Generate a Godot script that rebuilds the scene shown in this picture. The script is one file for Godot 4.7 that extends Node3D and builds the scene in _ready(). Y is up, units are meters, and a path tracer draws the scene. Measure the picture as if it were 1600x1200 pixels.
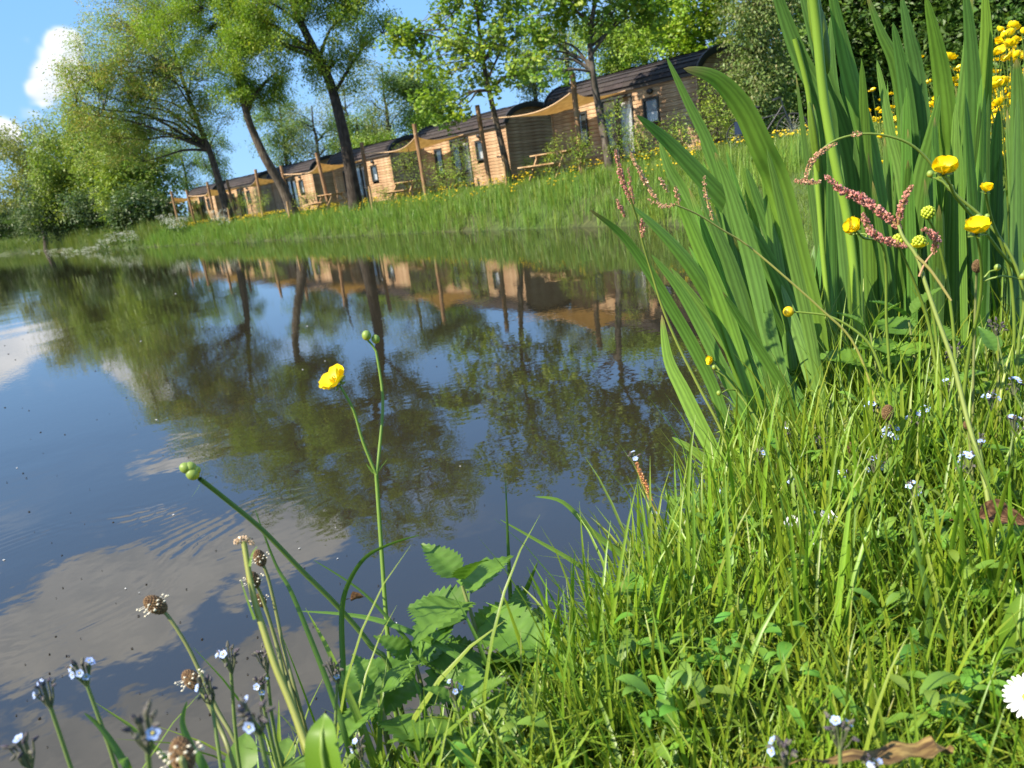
extends Node3D
# A pond behind a flowery bank, wooden cabins and trees on the far side. y is up, the water lies at y = 0.

const F := 1202.0                       # focal length in pixels of the 1600 x 1200 photograph
const EYE := Vector3(0, 1.45, 0)
const ROW0 := Vector2(5.96, -21.74)     # front right corner of the nearest cabin
const ROWD := Vector2(-0.585, -0.811)   # along the row of cabins, away
const ROWN := Vector2(0.811, -0.585)    # from the water to the cabins' backs
var cam_basis := Basis.from_euler(Vector3(deg_to_rad(-15.1), 0, deg_to_rad(-7.6)))
var rng := RandomNumberGenerator.new()
var names := {}
var M := {}
var bumps := FastNoiseLite.new()
# waterline of the pond (x, z)
var pond := PackedVector2Array([Vector2(-160, 20), Vector2(-30, 14), Vector2(-4, 2.4), Vector2(-1.5, 0.45), Vector2(-0.75, -0.12), Vector2(-0.36, -0.52), Vector2(-0.1, -0.82), Vector2(0.03, -1.0), Vector2(0.16, -1.22), Vector2(0.34, -1.62), Vector2(0.72, -2.3), Vector2(1.5, -3.8), Vector2(2.6, -6.5), Vector2(3.6, -10), Vector2(4.1, -13.5), Vector2(3.9, -16.2), Vector2(3.3, -17.4), Vector2(2.1, -19.35), Vector2(0.57, -21.75), Vector2(-1.35, -24.5), Vector2(-3.8, -28), Vector2(-7, -32), Vector2(-10.9, -36.7), Vector2(-16.65, -44), Vector2(-24.4, -53.3), Vector2(-37.7, -70), Vector2(-52, -92), Vector2(-70, -104), Vector2(-120, -111), Vector2(-260, -114), Vector2(-260, 20)])

# ------------------------------------------------------------------ mesh helpers
class MB:
	var v := PackedVector3Array()
	var i := PackedInt32Array()
	var c := PackedColorArray()
	var uv := PackedVector2Array()
	func rows(rs: Array, cols, closed := false) -> void:
		var n := rs.size()
		var m: int = rs[0].size()
		var at := v.size()
		for r in n:
			var col: Color = cols[r] if cols is Array else cols
			for k in m:
				v.append(rs[r][k])
				c.append(col)
				uv.append(Vector2(float(k) / maxf(m - 1, 1), float(r) / maxf(n - 1, 1)))
		for r in n - 1:
			for k in (m if closed else m - 1):
				var a := at + r * m + k
				var b := at + r * m + (k + 1) % m
				i.append_array(PackedInt32Array([a, b, a + m, b, b + m, a + m]))
	func tri(a: Vector3, b: Vector3, d: Vector3, col: Color) -> void:
		var at := v.size()
		v.append_array(PackedVector3Array([a, b, d]))
		c.append_array(PackedColorArray([col, col, col]))
		uv.append_array(PackedVector2Array([Vector2(0, 0), Vector2(1, 0), Vector2(0.5, 1)]))
		i.append_array(PackedInt32Array([at, at + 1, at + 2]))
	func quad(a: Vector3, b: Vector3, d: Vector3, e: Vector3, col: Color) -> void:
		var at := v.size()
		v.append_array(PackedVector3Array([a, b, d, e]))
		c.append_array(PackedColorArray([col, col, col, col]))
		uv.append_array(PackedVector2Array([Vector2(0, 0), Vector2(1, 0), Vector2(1, 1), Vector2(0, 1)]))
		i.append_array(PackedInt32Array([at, at + 1, at + 2, at, at + 2, at + 3]))
	func tube(pts: Array, rad: Array, sides: int, cols, cap := false) -> void:
		var rs := []
		var side := Vector3.ZERO
		for p in pts.size():
			var t: Vector3 = (pts[mini(p + 1, pts.size() - 1)] - pts[maxi(p - 1, 0)]).normalized()
			if side == Vector3.ZERO:
				side = t.cross(Vector3(0.31, 0.11, 0.94)).normalized()
			side = (side - t * side.dot(t)).normalized()
			var up := t.cross(side)
			var ring := PackedVector3Array()
			for k in sides:
				var a := TAU * k / sides
				ring.append(pts[p] + (side * cos(a) + up * sin(a)) * rad[p])
			rs.append(ring)
		rows(rs, cols, true)
		if cap:
			for e in [0, pts.size() - 1]:
				for k in sides:
					tri(pts[e], rs[e][k], rs[e][(k + 1) % sides], cols[e] if cols is Array else cols)
	# a leaf blade along a spine: three columns, the middle one lowered by fold
	func ribbon(pts: Array, w: Array, sides: Array, fold: float, cols) -> void:
		var rs := []
		for p in pts.size():
			var t: Vector3 = (pts[mini(p + 1, pts.size() - 1)] - pts[maxi(p - 1, 0)]).normalized()
			var s: Vector3 = sides[p] if sides.size() > 1 else sides[0]
			s = (s - t * s.dot(t)).normalized()
			var n := t.cross(s)
			rs.append(PackedVector3Array([pts[p] - s * w[p] * 0.5, pts[p] + n * fold * w[p], pts[p] + s * w[p] * 0.5]))
		rows(rs, cols)
	func ball(at: Vector3, r: Vector3, seg: int, col, b := Basis(), rough := 0.0) -> void:
		var rs := []
		for y in seg + 1:
			var ring := PackedVector3Array()
			var ph := PI * y / seg
			for k in seg * 2:
				var a := PI * k / seg
				var e := 1.0 + (rough * sin(k * 7.3 + y * 4.1) * sin(y * 9.7 + k * 2.3) if rough > 0.0 else 0.0)
				ring.append(at + b * (Vector3(sin(ph) * cos(a), cos(ph), sin(ph) * sin(a)) * r * e))
			rs.append(ring)
		rows(rs, col, true)
	func box(at: Vector3, size: Vector3, col: Color, b := Basis()) -> void:
		var h := size * 0.5
		for ax in 3:
			for s in [-1.0, 1.0]:
				var n := Vector3.ZERO
				n[ax] = s
				var u := Vector3.ZERO
				u[(ax + 1) % 3] = 1.0
				var w := Vector3.ZERO
				w[(ax + 2) % 3] = s
				quad(at + b * ((n - u - w) * h), at + b * ((n - u + w) * h), at + b * ((n + u + w) * h), at + b * ((n + u - w) * h), col)
	# a bar between two points
	func bar(p: Vector3, q: Vector3, w: float, h: float, col: Color) -> void:
		var z := (q - p).normalized()
		var x := z.cross(Vector3.UP).normalized() if absf(z.y) < 0.98 else Vector3.RIGHT
		box((p + q) * 0.5, Vector3(w, h, p.distance_to(q)), col, Basis(x, z.cross(x), z))
	func mesh(mat: Material) -> ArrayMesh:
		var n := PackedVector3Array()
		n.resize(v.size())
		for t in range(0, i.size(), 3):
			var a := i[t]
			var b := i[t + 1]
			var d := i[t + 2]
			var f := (v[d] - v[a]).cross(v[b] - v[a])
			n[a] += f
			n[b] += f
			n[d] += f
		for t in n.size():
			n[t] = n[t].normalized() if n[t].length_squared() > 0.0 else Vector3.UP
		var arr := []
		arr.resize(Mesh.ARRAY_MAX)
		arr[Mesh.ARRAY_VERTEX] = v
		arr[Mesh.ARRAY_NORMAL] = n
		arr[Mesh.ARRAY_COLOR] = c
		arr[Mesh.ARRAY_TEX_UV] = uv
		arr[Mesh.ARRAY_INDEX] = i
		var m := ArrayMesh.new()
		m.add_surface_from_arrays(Mesh.PRIMITIVE_TRIANGLES, arr)
		m.surface_set_material(0, mat)
		return m

# ------------------------------------------------------------------ naming helpers
func numbered(called: String) -> String:
	var n: int = names.get(called, 0)
	names[called] = n + 1
	return called if n == 0 else "%s_%03d" % [called, n]

func tag(o: Node, label: String, category: String, group := "", kind := "") -> Node:
	if label: o.set_meta("label", label)
	if category: o.set_meta("category", category)
	if group: o.set_meta("group", group)
	if kind: o.set_meta("kind", kind)
	return o

func thing(called: String, label: String, category: String, at: Vector3, group := "", turn := 0.0) -> Node3D:
	var o := Node3D.new()
	o.name = numbered(called)
	add_child(o)
	o.position = at
	o.rotation.y = turn
	tag(o, label, category, group)
	return o

func part(called: String, m: Mesh, parent: Node, xf := Transform3D()) -> MeshInstance3D:
	var o := MeshInstance3D.new()
	o.name = called
	o.mesh = m
	o.transform = xf
	parent.add_child(o, true)
	return o

func copy_of(src: Node3D, called: String, at: Vector3, turn: float, size := 1.0, label := "") -> Node3D:
	var o: Node3D = src.duplicate()
	o.name = numbered(called)
	add_child(o)
	o.position = at
	o.rotation = Vector3(0, turn, 0)
	o.scale = Vector3.ONE * size
	if label: o.set_meta("label", label)
	return o

func many(called: String, m: Mesh, xfs: Array, cols: Array, parent: Node = self) -> MultiMeshInstance3D:
	var mm := MultiMesh.new()
	mm.transform_format = MultiMesh.TRANSFORM_3D
	mm.use_colors = true
	mm.mesh = m
	mm.instance_count = xfs.size()
	for k in xfs.size():
		mm.set_instance_transform(k, xfs[k])
		mm.set_instance_color(k, cols[k % cols.size()])
	var o := MultiMeshInstance3D.new()
	o.multimesh = mm
	o.name = numbered(called) if parent == self else called
	parent.add_child(o, true)
	return o

# ------------------------------------------------------------------ where things are
func ray(px: float, py: float) -> Vector3:
	return (cam_basis * Vector3((px - 800.0) / F, -(py - 600.0) / F, -1.0)).normalized()

func near(px: float, py: float, d: float) -> Vector3:      # a point d metres from the eye
	return EYE + ray(px, py) * d

func far_(px: float, py: float, d: float) -> Vector3:       # a point d metres away on the map
	var r := ray(px, py)
	return EYE + r * (d / Vector2(r.x, r.z).length())

func standing(px: float, py: float, d: float) -> Vector3:
	var p := far_(px, py, d)
	p.y = ground(p.x, p.z)
	return p

func shore(x: float, z: float) -> float:                    # distance from the waterline, negative over the water
	var p := Vector2(x, z)
	var best := 1e9
	var inside := false
	var n := pond.size()
	var b := pond[n - 1]
	for k in n:
		var a := pond[k]
		var e := b - a
		var w := p - a
		var t := clampf(w.dot(e) / e.length_squared(), 0.0, 1.0)
		best = minf(best, (w - e * t).length_squared())
		if (a.y > p.y) != (b.y > p.y) and p.x < (b.x - a.x) * (p.y - a.y) / (b.y - a.y) + a.x:
			inside = not inside
		b = a
	return -sqrt(best) if inside else sqrt(best)

func ground(x: float, z: float, sd := INF) -> float:
	if sd == INF:
		sd = shore(x, z)
	if sd < 0.0:
		return -minf(0.9, -sd * 0.7)
	var s := smoothstep(3.0, 16.0, Vector2(x, z).length())
	var t := (Vector2(x, z) - ROW0).dot(ROWD)
	var row := 1.28
	var table := [[0.0, 1.28], [8.5, 1.08], [17.0, 0.93], [34.0, 0.83], [70.0, 0.8]]
	for k in 4:
		if t > table[k][0]:
			row = lerpf(table[k][1], table[k + 1][1], clampf((t - table[k][0]) / (table[k + 1][0] - table[k][0]), 0.0, 1.0))
	var top := lerpf(1.05, row, s)
	var wide := lerpf(lerpf(0.34, 0.23, smoothstep(0.08, 0.22, -x)), 2.4, s)
	var u := minf(sd / wide, 1.0)
	return top * (1.0 - (1.0 - u) * (1.0 - u)) + bumps.get_noise_2d(x * 3.0, z * 3.0) * 0.035 * minf(1.0, sd * 2.0)

func rv(a: float, b: float) -> float:
	return rng.randf_range(a, b)

func rdir() -> Vector3:
	return Vector3(rng.randfn(), rng.randfn(), rng.randfn()).normalized()

func tint(c: Color, by: float) -> Color:
	var k := 1.0 + rv(-by, by)
	return Color(c.r * k * (1.0 + rv(-by, by) * 0.6), c.g * k, c.b * k * (1.0 + rv(-by, by) * 0.6))

func smooth_path(pts: Array, per: int) -> Array:            # Catmull-Rom through the points
	var o := []
	for k in pts.size() - 1:
		var a: Vector3 = pts[maxi(k - 1, 0)]
		var b: Vector3 = pts[k]
		var c: Vector3 = pts[k + 1]
		var d: Vector3 = pts[mini(k + 2, pts.size() - 1)]
		for j in per:
			o.append(b.cubic_interpolate(c, a, d, float(j) / per))
	o.append(pts[-1])
	return o

# ------------------------------------------------------------------ materials
func mat(called: String, rough: float, backlight := 0.0, spec := 0.5) -> StandardMaterial3D:
	var m := StandardMaterial3D.new()
	m.resource_name = called
	m.vertex_color_use_as_albedo = true
	m.roughness = rough
	m.metallic_specular = spec
	m.cull_mode = BaseMaterial3D.CULL_DISABLED
	if backlight > 0.0:
		m.backlight_enabled = true
		m.backlight = Color(backlight, backlight, backlight * 0.8)
	M[called] = m
	return m

func noise_tex(freq: float, lo: Color, hi: Color, size := 512, octaves := 4, ramp_mid := 0.5, sd := 1) -> NoiseTexture2D:
	var f := FastNoiseLite.new()
	f.seed = sd
	f.frequency = freq
	f.fractal_octaves = octaves
	var g := Gradient.new()
	g.set_color(0, lo)
	g.set_color(1, hi)
	g.set_offset(0, ramp_mid - 0.3)
	g.set_offset(1, ramp_mid + 0.3)
	var t := NoiseTexture2D.new()
	t.width = size
	t.height = size
	t.seamless = true
	t.noise = f
	t.color_ramp = g
	return t

func veins(n: int, deep: float) -> ImageTexture:             # lengthwise ribs of a blade
	var im := Image.create(n, 64, false, Image.FORMAT_RGB8)
	var r := RandomNumberGenerator.new()
	r.seed = 5
	for x in n:
		var k := 1.0 - deep * r.randf() * (1.0 if x % 3 else 0.3)
		for y in 64:
			var q := k * (1.0 - 0.06 * r.randf())
			im.set_pixel(x, y, Color(q, q, q * 0.96))
	return ImageTexture.create_from_image(im)

func materials() -> void:
	mat("leaf", 0.5, 0.9)
	mat("grass", 0.42, 0.85).albedo_texture = veins(8, 0.25)
	mat("iris", 0.4, 0.8).albedo_texture = veins(11, 0.34)
	mat("stem", 0.5, 0.2)
	mat("petal", 0.35, 0.5)
	mat("gloss_petal", 0.38, 0.6)
	var dr := mat("dry", 0.85, 0.25)
	dr.albedo_texture = noise_tex(0.04, Color(0.5, 0.42, 0.36), Color(1, 1, 1), 128, 4, 0.5, 14)
	var b := mat("bark", 0.95)
	b.albedo_texture = noise_tex(0.02, Color(0.55, 0.5, 0.45), Color(1, 1, 1), 256, 5)
	b.uv1_triplanar = true
	b.uv1_world_triplanar = true
	b.uv1_scale = Vector3(1.5, 0.5, 1.5)
	var w := mat("wood", 0.75)
	var wt := noise_tex(0.012, Color(0.72, 0.62, 0.55), Color(1, 1, 1), 512, 5, 0.5, 3)
	w.albedo_texture = wt
	w.uv1_triplanar = true
	w.uv1_scale = Vector3(0.25, 3.0, 3.0)
	var p := mat("post", 0.85)
	p.albedo_texture = wt
	p.uv1_triplanar = true
	p.uv1_scale = Vector3(2.5, 0.3, 2.5)
	var r := mat("shingle", 0.9)
	r.albedo_texture = noise_tex(0.05, Color(0.6, 0.6, 0.62), Color(1, 1, 1), 256, 4, 0.5, 8)
	r.uv1_triplanar = true
	r.uv1_scale = Vector3(1.5, 1.5, 1.5)
	mat("trim", 0.6)
	var sl := mat("sail", 0.8, 0.8)
	sl.albedo_texture = noise_tex(0.03, Color(0.86, 0.84, 0.8), Color(1, 1, 1), 256, 3, 0.5, 4)
	mat("cloth", 0.9, 0.5)
	mat("metal", 0.35, 0.0, 0.7)
	mat("rubber", 0.8)
	mat("inside", 0.9)
	var gl := StandardMaterial3D.new()
	gl.resource_name = "glass"
	gl.transparency = BaseMaterial3D.TRANSPARENCY_ALPHA
	gl.albedo_color = Color(0.5, 0.55, 0.55, 0.12)
	gl.roughness = 0.02
	gl.metallic_specular = 0.9
	gl.cull_mode = BaseMaterial3D.CULL_DISABLED
	M.glass = gl
	var so := mat("soil", 0.95)
	so.albedo_texture = noise_tex(0.02, Color(0.42, 0.5, 0.3), Color(1, 1, 0.9), 512, 5, 0.5, 9)
	so.uv1_triplanar = true
	so.uv1_world_triplanar = true
	so.uv1_scale = Vector3(0.7, 0.7, 0.7)
	var wa := StandardMaterial3D.new()
	wa.resource_name = "water"
	wa.albedo_color = Color(0.021, 0.018, 0.011).linear_to_srgb()
	wa.roughness = 0.0
	wa.metallic_specular = 0.68
	wa.normal_enabled = true
	wa.normal_texture = ripples()
	wa.normal_scale = 0.010
	wa.uv1_scale = Vector3(0.55, 0.55, 1)
	M.water = wa

func ripples() -> NoiseTexture2D:
	var f := FastNoiseLite.new()
	f.seed = 21
	f.frequency = 0.018
	f.fractal_octaves = 3
	f.fractal_gain = 0.35
	var t := NoiseTexture2D.new()
	t.width = 1024
	t.height = 1024
	t.seamless = true
	t.noise = f
	t.as_normal_map = true
	t.bump_strength = 12.0
	return t

# ------------------------------------------------------------------ sky
func sky_panorama() -> ImageTexture:
	var W := 2048
	var H := 1024
	var im := Image.create(W, H, false, Image.FORMAT_RGBF)
	im.fill(Color(0.2, 0.25, 0.28))
	var f := FastNoiseLite.new()
	f.seed = 4
	f.frequency = 1.0
	f.fractal_octaves = 5
	var shapes := FastNoiseLite.new()
	shapes.seed = 12
	shapes.frequency = 1.6
	shapes.fractal_octaves = 3
	# visible and mirrored clouds, then unseen ones added to raise the fill light: azimuth, elevation, half width, half height (degrees)
	var puffs := [[-25.9, 9.5, 1.9, 1.7], [-25.2, 10.8, 1.3, 1.3], [-26.8, 8.6, 1.2, 0.9], [-31.2, 6.1, 3.0, 1.5], [-34.5, 6.8, 4.0, 2.2], [-24.5, 15.6, 2.6, 1.0], [-31, 23.5, 10, 4.5], [-20, 23, 6, 3.2], [-36, 33, 11, 5.5], [-22, 31, 6, 3.5], [2, 37, 17, 6.5], [-12, 47, 14, 5], [30, 58, 20, 7], [-60, 50, 16, 7], [90, 52, 20, 8], [170, 55, 22, 8], [-130, 58, 22, 8], [140, 38, 12, 6], [60, 36, 11, 5], [-150, 40, 12, 6], [40, 25, 9, 4], [75, 14, 8, 4], [110, 30, 12, 6], [150, 18, 9, 4], [-165, 26, 12, 5], [-130, 16, 8, 4], [-100, 34, 12, 6], [-70, 20, 8, 4], [-55, 12, 5, 2.5]]
	for y in range(0, H / 2 + 2):
		var el := PI * 0.5 - PI * (y + 0.5) / H
		var e := maxf(rad_to_deg(el), 0.0)
		var h := exp(-e / 13.0)
		var blue := Color(0.088, 0.235, 0.52).lerp(Color(0.22, 0.38, 0.56), h)
		for x in W:
			var az := 360.0 * (x + 0.5) / W
			if az > 180.0: az -= 360.0
			var d := 0.0
			var low := 0.0
			for p in puffs:
				var dx: float = (az - p[0])
				if dx > 180.0: dx -= 360.0
				elif dx < -180.0: dx += 360.0
				if absf(dx) > p[2] * 1.9: continue
				var dy: float = e - p[1]
				if absf(dy) > p[3] * 1.9: continue
				dx = dx * cos(el) / p[2]
				dy = dy / p[3] * (1.25 if dy < 0.0 else 1.0)
				var k: float = 1.0 - (dx * dx + dy * dy)
				if k > d:
					d = k
					low = dy
				else:
					d = maxf(d, k)
				if k > -1.0 and d <= 0.0: d = maxf(d, 0.0001)
			var col := blue
			if d > 0.0:
				var a := deg_to_rad(az)
				var dir := Vector3(sin(a) * cos(el), sin(el) * 1.5, -cos(a) * cos(el))
				var q := d * 1.35 + f.get_noise_3dv(dir * 14.0) * 0.9 - 0.22
				var cover := smoothstep(0.0, 0.42, q)
				var shade := clampf(0.5 + low * 0.5 + f.get_noise_3dv(dir * 22.0) * 0.55, 0.0, 1.0)
				col = blue.lerp(Color(0.38, 0.41, 0.46).lerp(Color(0.66, 0.655, 0.65), shade), cover * 0.96)
			elif e < 70.0:
				var a2 := deg_to_rad(az)
				var wisp := smoothstep(0.25, 0.75, shapes.get_noise_3d(sin(a2) * cos(el) * 2.0, sin(el) * 5.0, -cos(a2) * cos(el) * 2.0))
				col = blue.lerp(Color(0.62, 0.66, 0.7), wisp * 0.3)
			im.set_pixel(x, y, col)
	return ImageTexture.create_from_image(im)

# ------------------------------------------------------------------ setting
func lines(lo: float, hi: float, fine_lo: float, fine_hi: float, step: float, grow: float) -> PackedFloat32Array:
	var o := []
	var x := fine_lo
	while x < fine_hi:
		o.append(x)
		x += step
	var s := step
	x = fine_hi
	while x < hi:
		o.append(x)
		s *= grow
		x += s
	o.append(hi)
	s = step * grow
	x = fine_lo - s
	while x > lo:
		o.append(x)
		s *= grow
		x -= s
	o.append(lo)
	o.sort()
	return PackedFloat32Array(o)

func sheet(xs: PackedFloat32Array, zs: PackedFloat32Array, height: Callable, col: Callable, m: Material) -> ArrayMesh:
	var b := MB.new()
	for z in zs:
		for x in xs:
			var y: float = height.call(x, z)
			b.v.append(Vector3(x, y, z))
			b.c.append(col.call(x, y, z))
			b.uv.append(Vector2(x, z))
	var n := xs.size()
	for r in zs.size() - 1:
		for k in n - 1:
			var a := r * n + k
			b.i.append_array(PackedInt32Array([a, a + 1, a + n, a + 1, a + n + 1, a + n]))
	return b.mesh(m)

func structure(called: String, m: Mesh) -> Node3D:
	var o := part(called, m, self)
	o.set_meta("kind", "structure")
	return o

var wave := FastNoiseLite.new()
var ring_at := Vector3.ZERO
func water_height(x: float, z: float) -> float:
	var d := Vector2(x, z).length()
	var y := wave.get_noise_2d(x * 1.0, z * 1.0) * 0.0032 + wave.get_noise_2d(x * 3.1 + 50.0, z * 3.1) * 0.0007
	var breeze := smoothstep(-0.1, 0.35, wave.get_noise_2d(x * 0.12 + 9.0, z * 0.2))
	y *= (0.25 + 0.75 * breeze) * minf(1.0, d / 6.0)
	for k in 2:
		var c := ring_at if k == 0 else ring_at + Vector3(0.95, 0, -0.3)
		var r := Vector2(x - c.x, z - c.z).length()
		var at := 0.62 if k == 0 else 0.3
		if absf(r - at) < 0.4:
			y += 0.0018 * exp(-pow((r - at) / 0.12, 2.0)) * sin(r * 110.0) * (1.0 if k == 0 else 0.4)
	return y

func setting() -> void:
	bumps.seed = 3
	bumps.frequency = 0.35
	wave.seed = 8
	wave.frequency = 0.6
	var xs := lines(-600, 600, -1.6, 2.6, 0.08, 1.07)
	var zs := lines(-700, 120, -3.2, 0.2, 0.08, 1.05)
	var patch := FastNoiseLite.new()
	patch.frequency = 0.25
	structure("ground", sheet(xs, zs, func(x, z): return ground(x, z), func(x, y, z): return Color(0.085, 0.14, 0.03).lerp(Color(0.09, 0.085, 0.04), clampf(0.35 + patch.get_noise_2d(x, z) * 1.2, 0.0, 1.0)), M.soil))
	ring_at = EYE + ray(75, 900) * (1.45 / -ray(75, 900).y)
	var wx := lines(-420, 12, -3.4, 0.6, 0.035, 1.035)
	var wz := lines(-420, 20, -5.2, -1.4, 0.035, 1.035)
	var wm := structure("water", sheet(wx, wz, water_height, func(_x, _y, _z): return Color.WHITE, M.water))
	wm.position.y = 0.0

# ------------------------------------------------------------------ trees
func leaf_clump(n: int, size: float, spread: float, lobed: bool, sd: int) -> ArrayMesh:
	rng.seed = sd
	var b := MB.new()
	for k in n:
		var p := rdir() * spread * pow(rng.randf(), 0.45)
		p.y *= 0.7
		var out := (p.normalized() + rdir() * 0.6 + Vector3(0, -0.25, 0)).normalized()
		var up := (Vector3.UP * 1.1 + rdir() * 0.75).normalized()
		var s := out.cross(up).normalized()
		up = s.cross(out)
		var l := size * rv(0.7, 1.25)
		var g := rv(0.8, 1.2)
		var col := Color(g * rv(0.92, 1.08), g, g)
		var tip := p + out * l - up * l * 0.18
		if lobed:
			var mid := p + out * l * 0.45 + up * l * 0.05
			for q in [[-0.5, 0.18, -0.22, 0.02], [-0.62, 0.72, -0.5, 0.18], [0.0, 1.0, -0.62, 0.72], [0.62, 0.72, 0.0, 1.0], [0.5, 0.18, 0.62, 0.72], [0.22, 0.02, 0.5, 0.18]]:
				var a: Vector3 = p + s * l * q[0] + out * l * q[1] - up * l * 0.12 * absf(q[0])
				var e: Vector3 = p + s * l * q[2] + out * l * q[3] - up * l * 0.12 * absf(q[2])
				b.tri(mid, a, e, col)
		else:
			var w := l * 0.3
			var c1 := p + out * l * 0.45 - s * w + up * l * 0.06
			var c2 := p + out * l * 0.45 + s * w + up * l * 0.06
			b.tri(p, c1, tip, col)
			b.tri(p, tip, c2, col)
	return b.mesh(M.leaf)

var clumps := {}
# o: trunk (world points), r0, r1, blobs [[centre, radii, how many twigs]], clump, col, per, gap, bark, spread
func tree(called: String, label: String, o: Dictionary, category := "tree", group := "") -> Node3D:
	rng.seed = o.seed
	var base: Vector3 = o.trunk[0]
	var t := thing(called, label, category, base, group)
	var wood := MB.new()
	var trunk := smooth_path(o.trunk.map(func(p): return p - base), 4)
	var bark: Color = o.get("bark", Color(0.09, 0.075, 0.055))
	var rad := []
	for k in trunk.size():
		var u := float(k) / (trunk.size() - 1)
		rad.append(lerpf(o.r0, o.r1, pow(u, 0.8)) * (1.0 + 0.35 * exp(-u * 22.0)))
	trunk[0] = trunk[0] - Vector3(0, 0.25, 0)
	wood.tube(trunk, rad, 10, bark)
	var gaps := FastNoiseLite.new()
	gaps.seed = o.seed
	gaps.frequency = 1.0 / o.get("gap_size", 1.6)
	var gap: float = o.get("gap", -0.12)
	var xfs := []
	var cols := []
	for blob in o.blobs:
		var centre: Vector3 = blob[0] - base
		var radii: Vector3 = blob[1]
		# tips of the twigs, spread through the crown
		var tips := []
		var tries := 0
		while tips.size() < blob[2] and tries < blob[2] * 12:
			tries += 1
			var p: Vector3 = centre + rdir() * radii * pow(rng.randf(), 0.42)
			if p.y > 0.2 and gaps.get_noise_3dv(p) > gap:
				tips.append(p)
		if tips.is_empty(): continue
		# a few limbs, each with the tips nearest to it
		var ends := []
		for k in maxi(3, tips.size() / 26):
			ends.append(tips[rng.randi() % tips.size()])
		var limbs := []
		for e in ends:
			var best := 0
			var score := 1e9
			var climb := rv(0.25, 1.0)
			for k in range(int(trunk.size() * o.get("fork", 0.35)), trunk.size()):
				var dv: Vector3 = e - trunk[k]
				var sc := absf(dv.y - Vector2(dv.x, dv.z).length() * climb) + dv.length() * 0.15
				if sc < score:
					score = sc
					best = k
			var a: Vector3 = trunk[best]
			var span: float = a.distance_to(e)
			var m1: Vector3 = a.lerp(e, 0.35) + Vector3(0, span * 0.10, 0) + rdir() * span * 0.06
			var m2: Vector3 = a.lerp(e, 0.7) + Vector3(0, span * 0.08, 0) + rdir() * span * 0.07
			var path := smooth_path([a, m1, m2, e], 3)
			var r: float = minf(rad[best] * 0.62, 0.02 + span * 0.019)
			var rr := []
			for k in path.size():
				rr.append(lerpf(r, 0.008, float(k) / (path.size() - 1)))
			wood.tube(path, rr, 5, bark)
			limbs.append(path)
		for tip in tips:
			var from := Vector3.ZERO
			var dist := 1e9
			for l in limbs:
				for k in range(2, l.size(), 2):
					var q: float = l[k].distance_squared_to(tip)
					if q < dist:
						dist = q
						from = l[k]
			var len_: float = from.distance_to(tip)
			if len_ > 0.05:
				var bend: Vector3 = from.lerp(tip, 0.5) + rdir() * len_ * 0.12 + Vector3(0, len_ * 0.08, 0)
				wood.tube([from, bend, tip], [0.009 + len_ * 0.006, 0.007 + len_ * 0.003, 0.004], 3, bark)
			for k in o.per:
				var q: Vector3 = tip + rdir() * o.get("spread", 0.34) * pow(rng.randf(), 0.5)
				if rng.randf() < 0.25 and len_ > 0.1:
					q = from.lerp(tip, rv(0.4, 1.0)) + rdir() * 0.25
				var basis := Basis(Vector3.UP, rv(0, TAU)) * Basis(Vector3.RIGHT, rv(-0.5, 0.5))
				xfs.append(Transform3D(basis.scaled(Vector3.ONE * rv(0.7, 1.25) * o.get("size", 1.0)), q))
				cols.append(tint((o.col if rng.randf() < 0.75 else o.get("col2", o.col)) * 1.5, 0.2))
	part("trunk", wood.mesh(M.bark), t)
	many("crown", o.clump, xfs, cols, t).set_meta("kind", "stuff")
	return t

func blob(px: float, py: float, rx: float, ry: float, d: float, n: int) -> Array:
	return [far_(px, py, d), Vector3(rx, ry, (rx + ry) * 0.45) * d / F, n]

func trace(pts: Array, d: float) -> Array:                   # trunk through pixels at one distance, its foot on the ground
	var o := [standing(pts[0][0], pts[0][1], d)]
	for k in range(1, pts.size()):
		o.append(far_(pts[k][0], pts[k][1], d + rv(-0.2, 0.2)))
	return o

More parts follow.
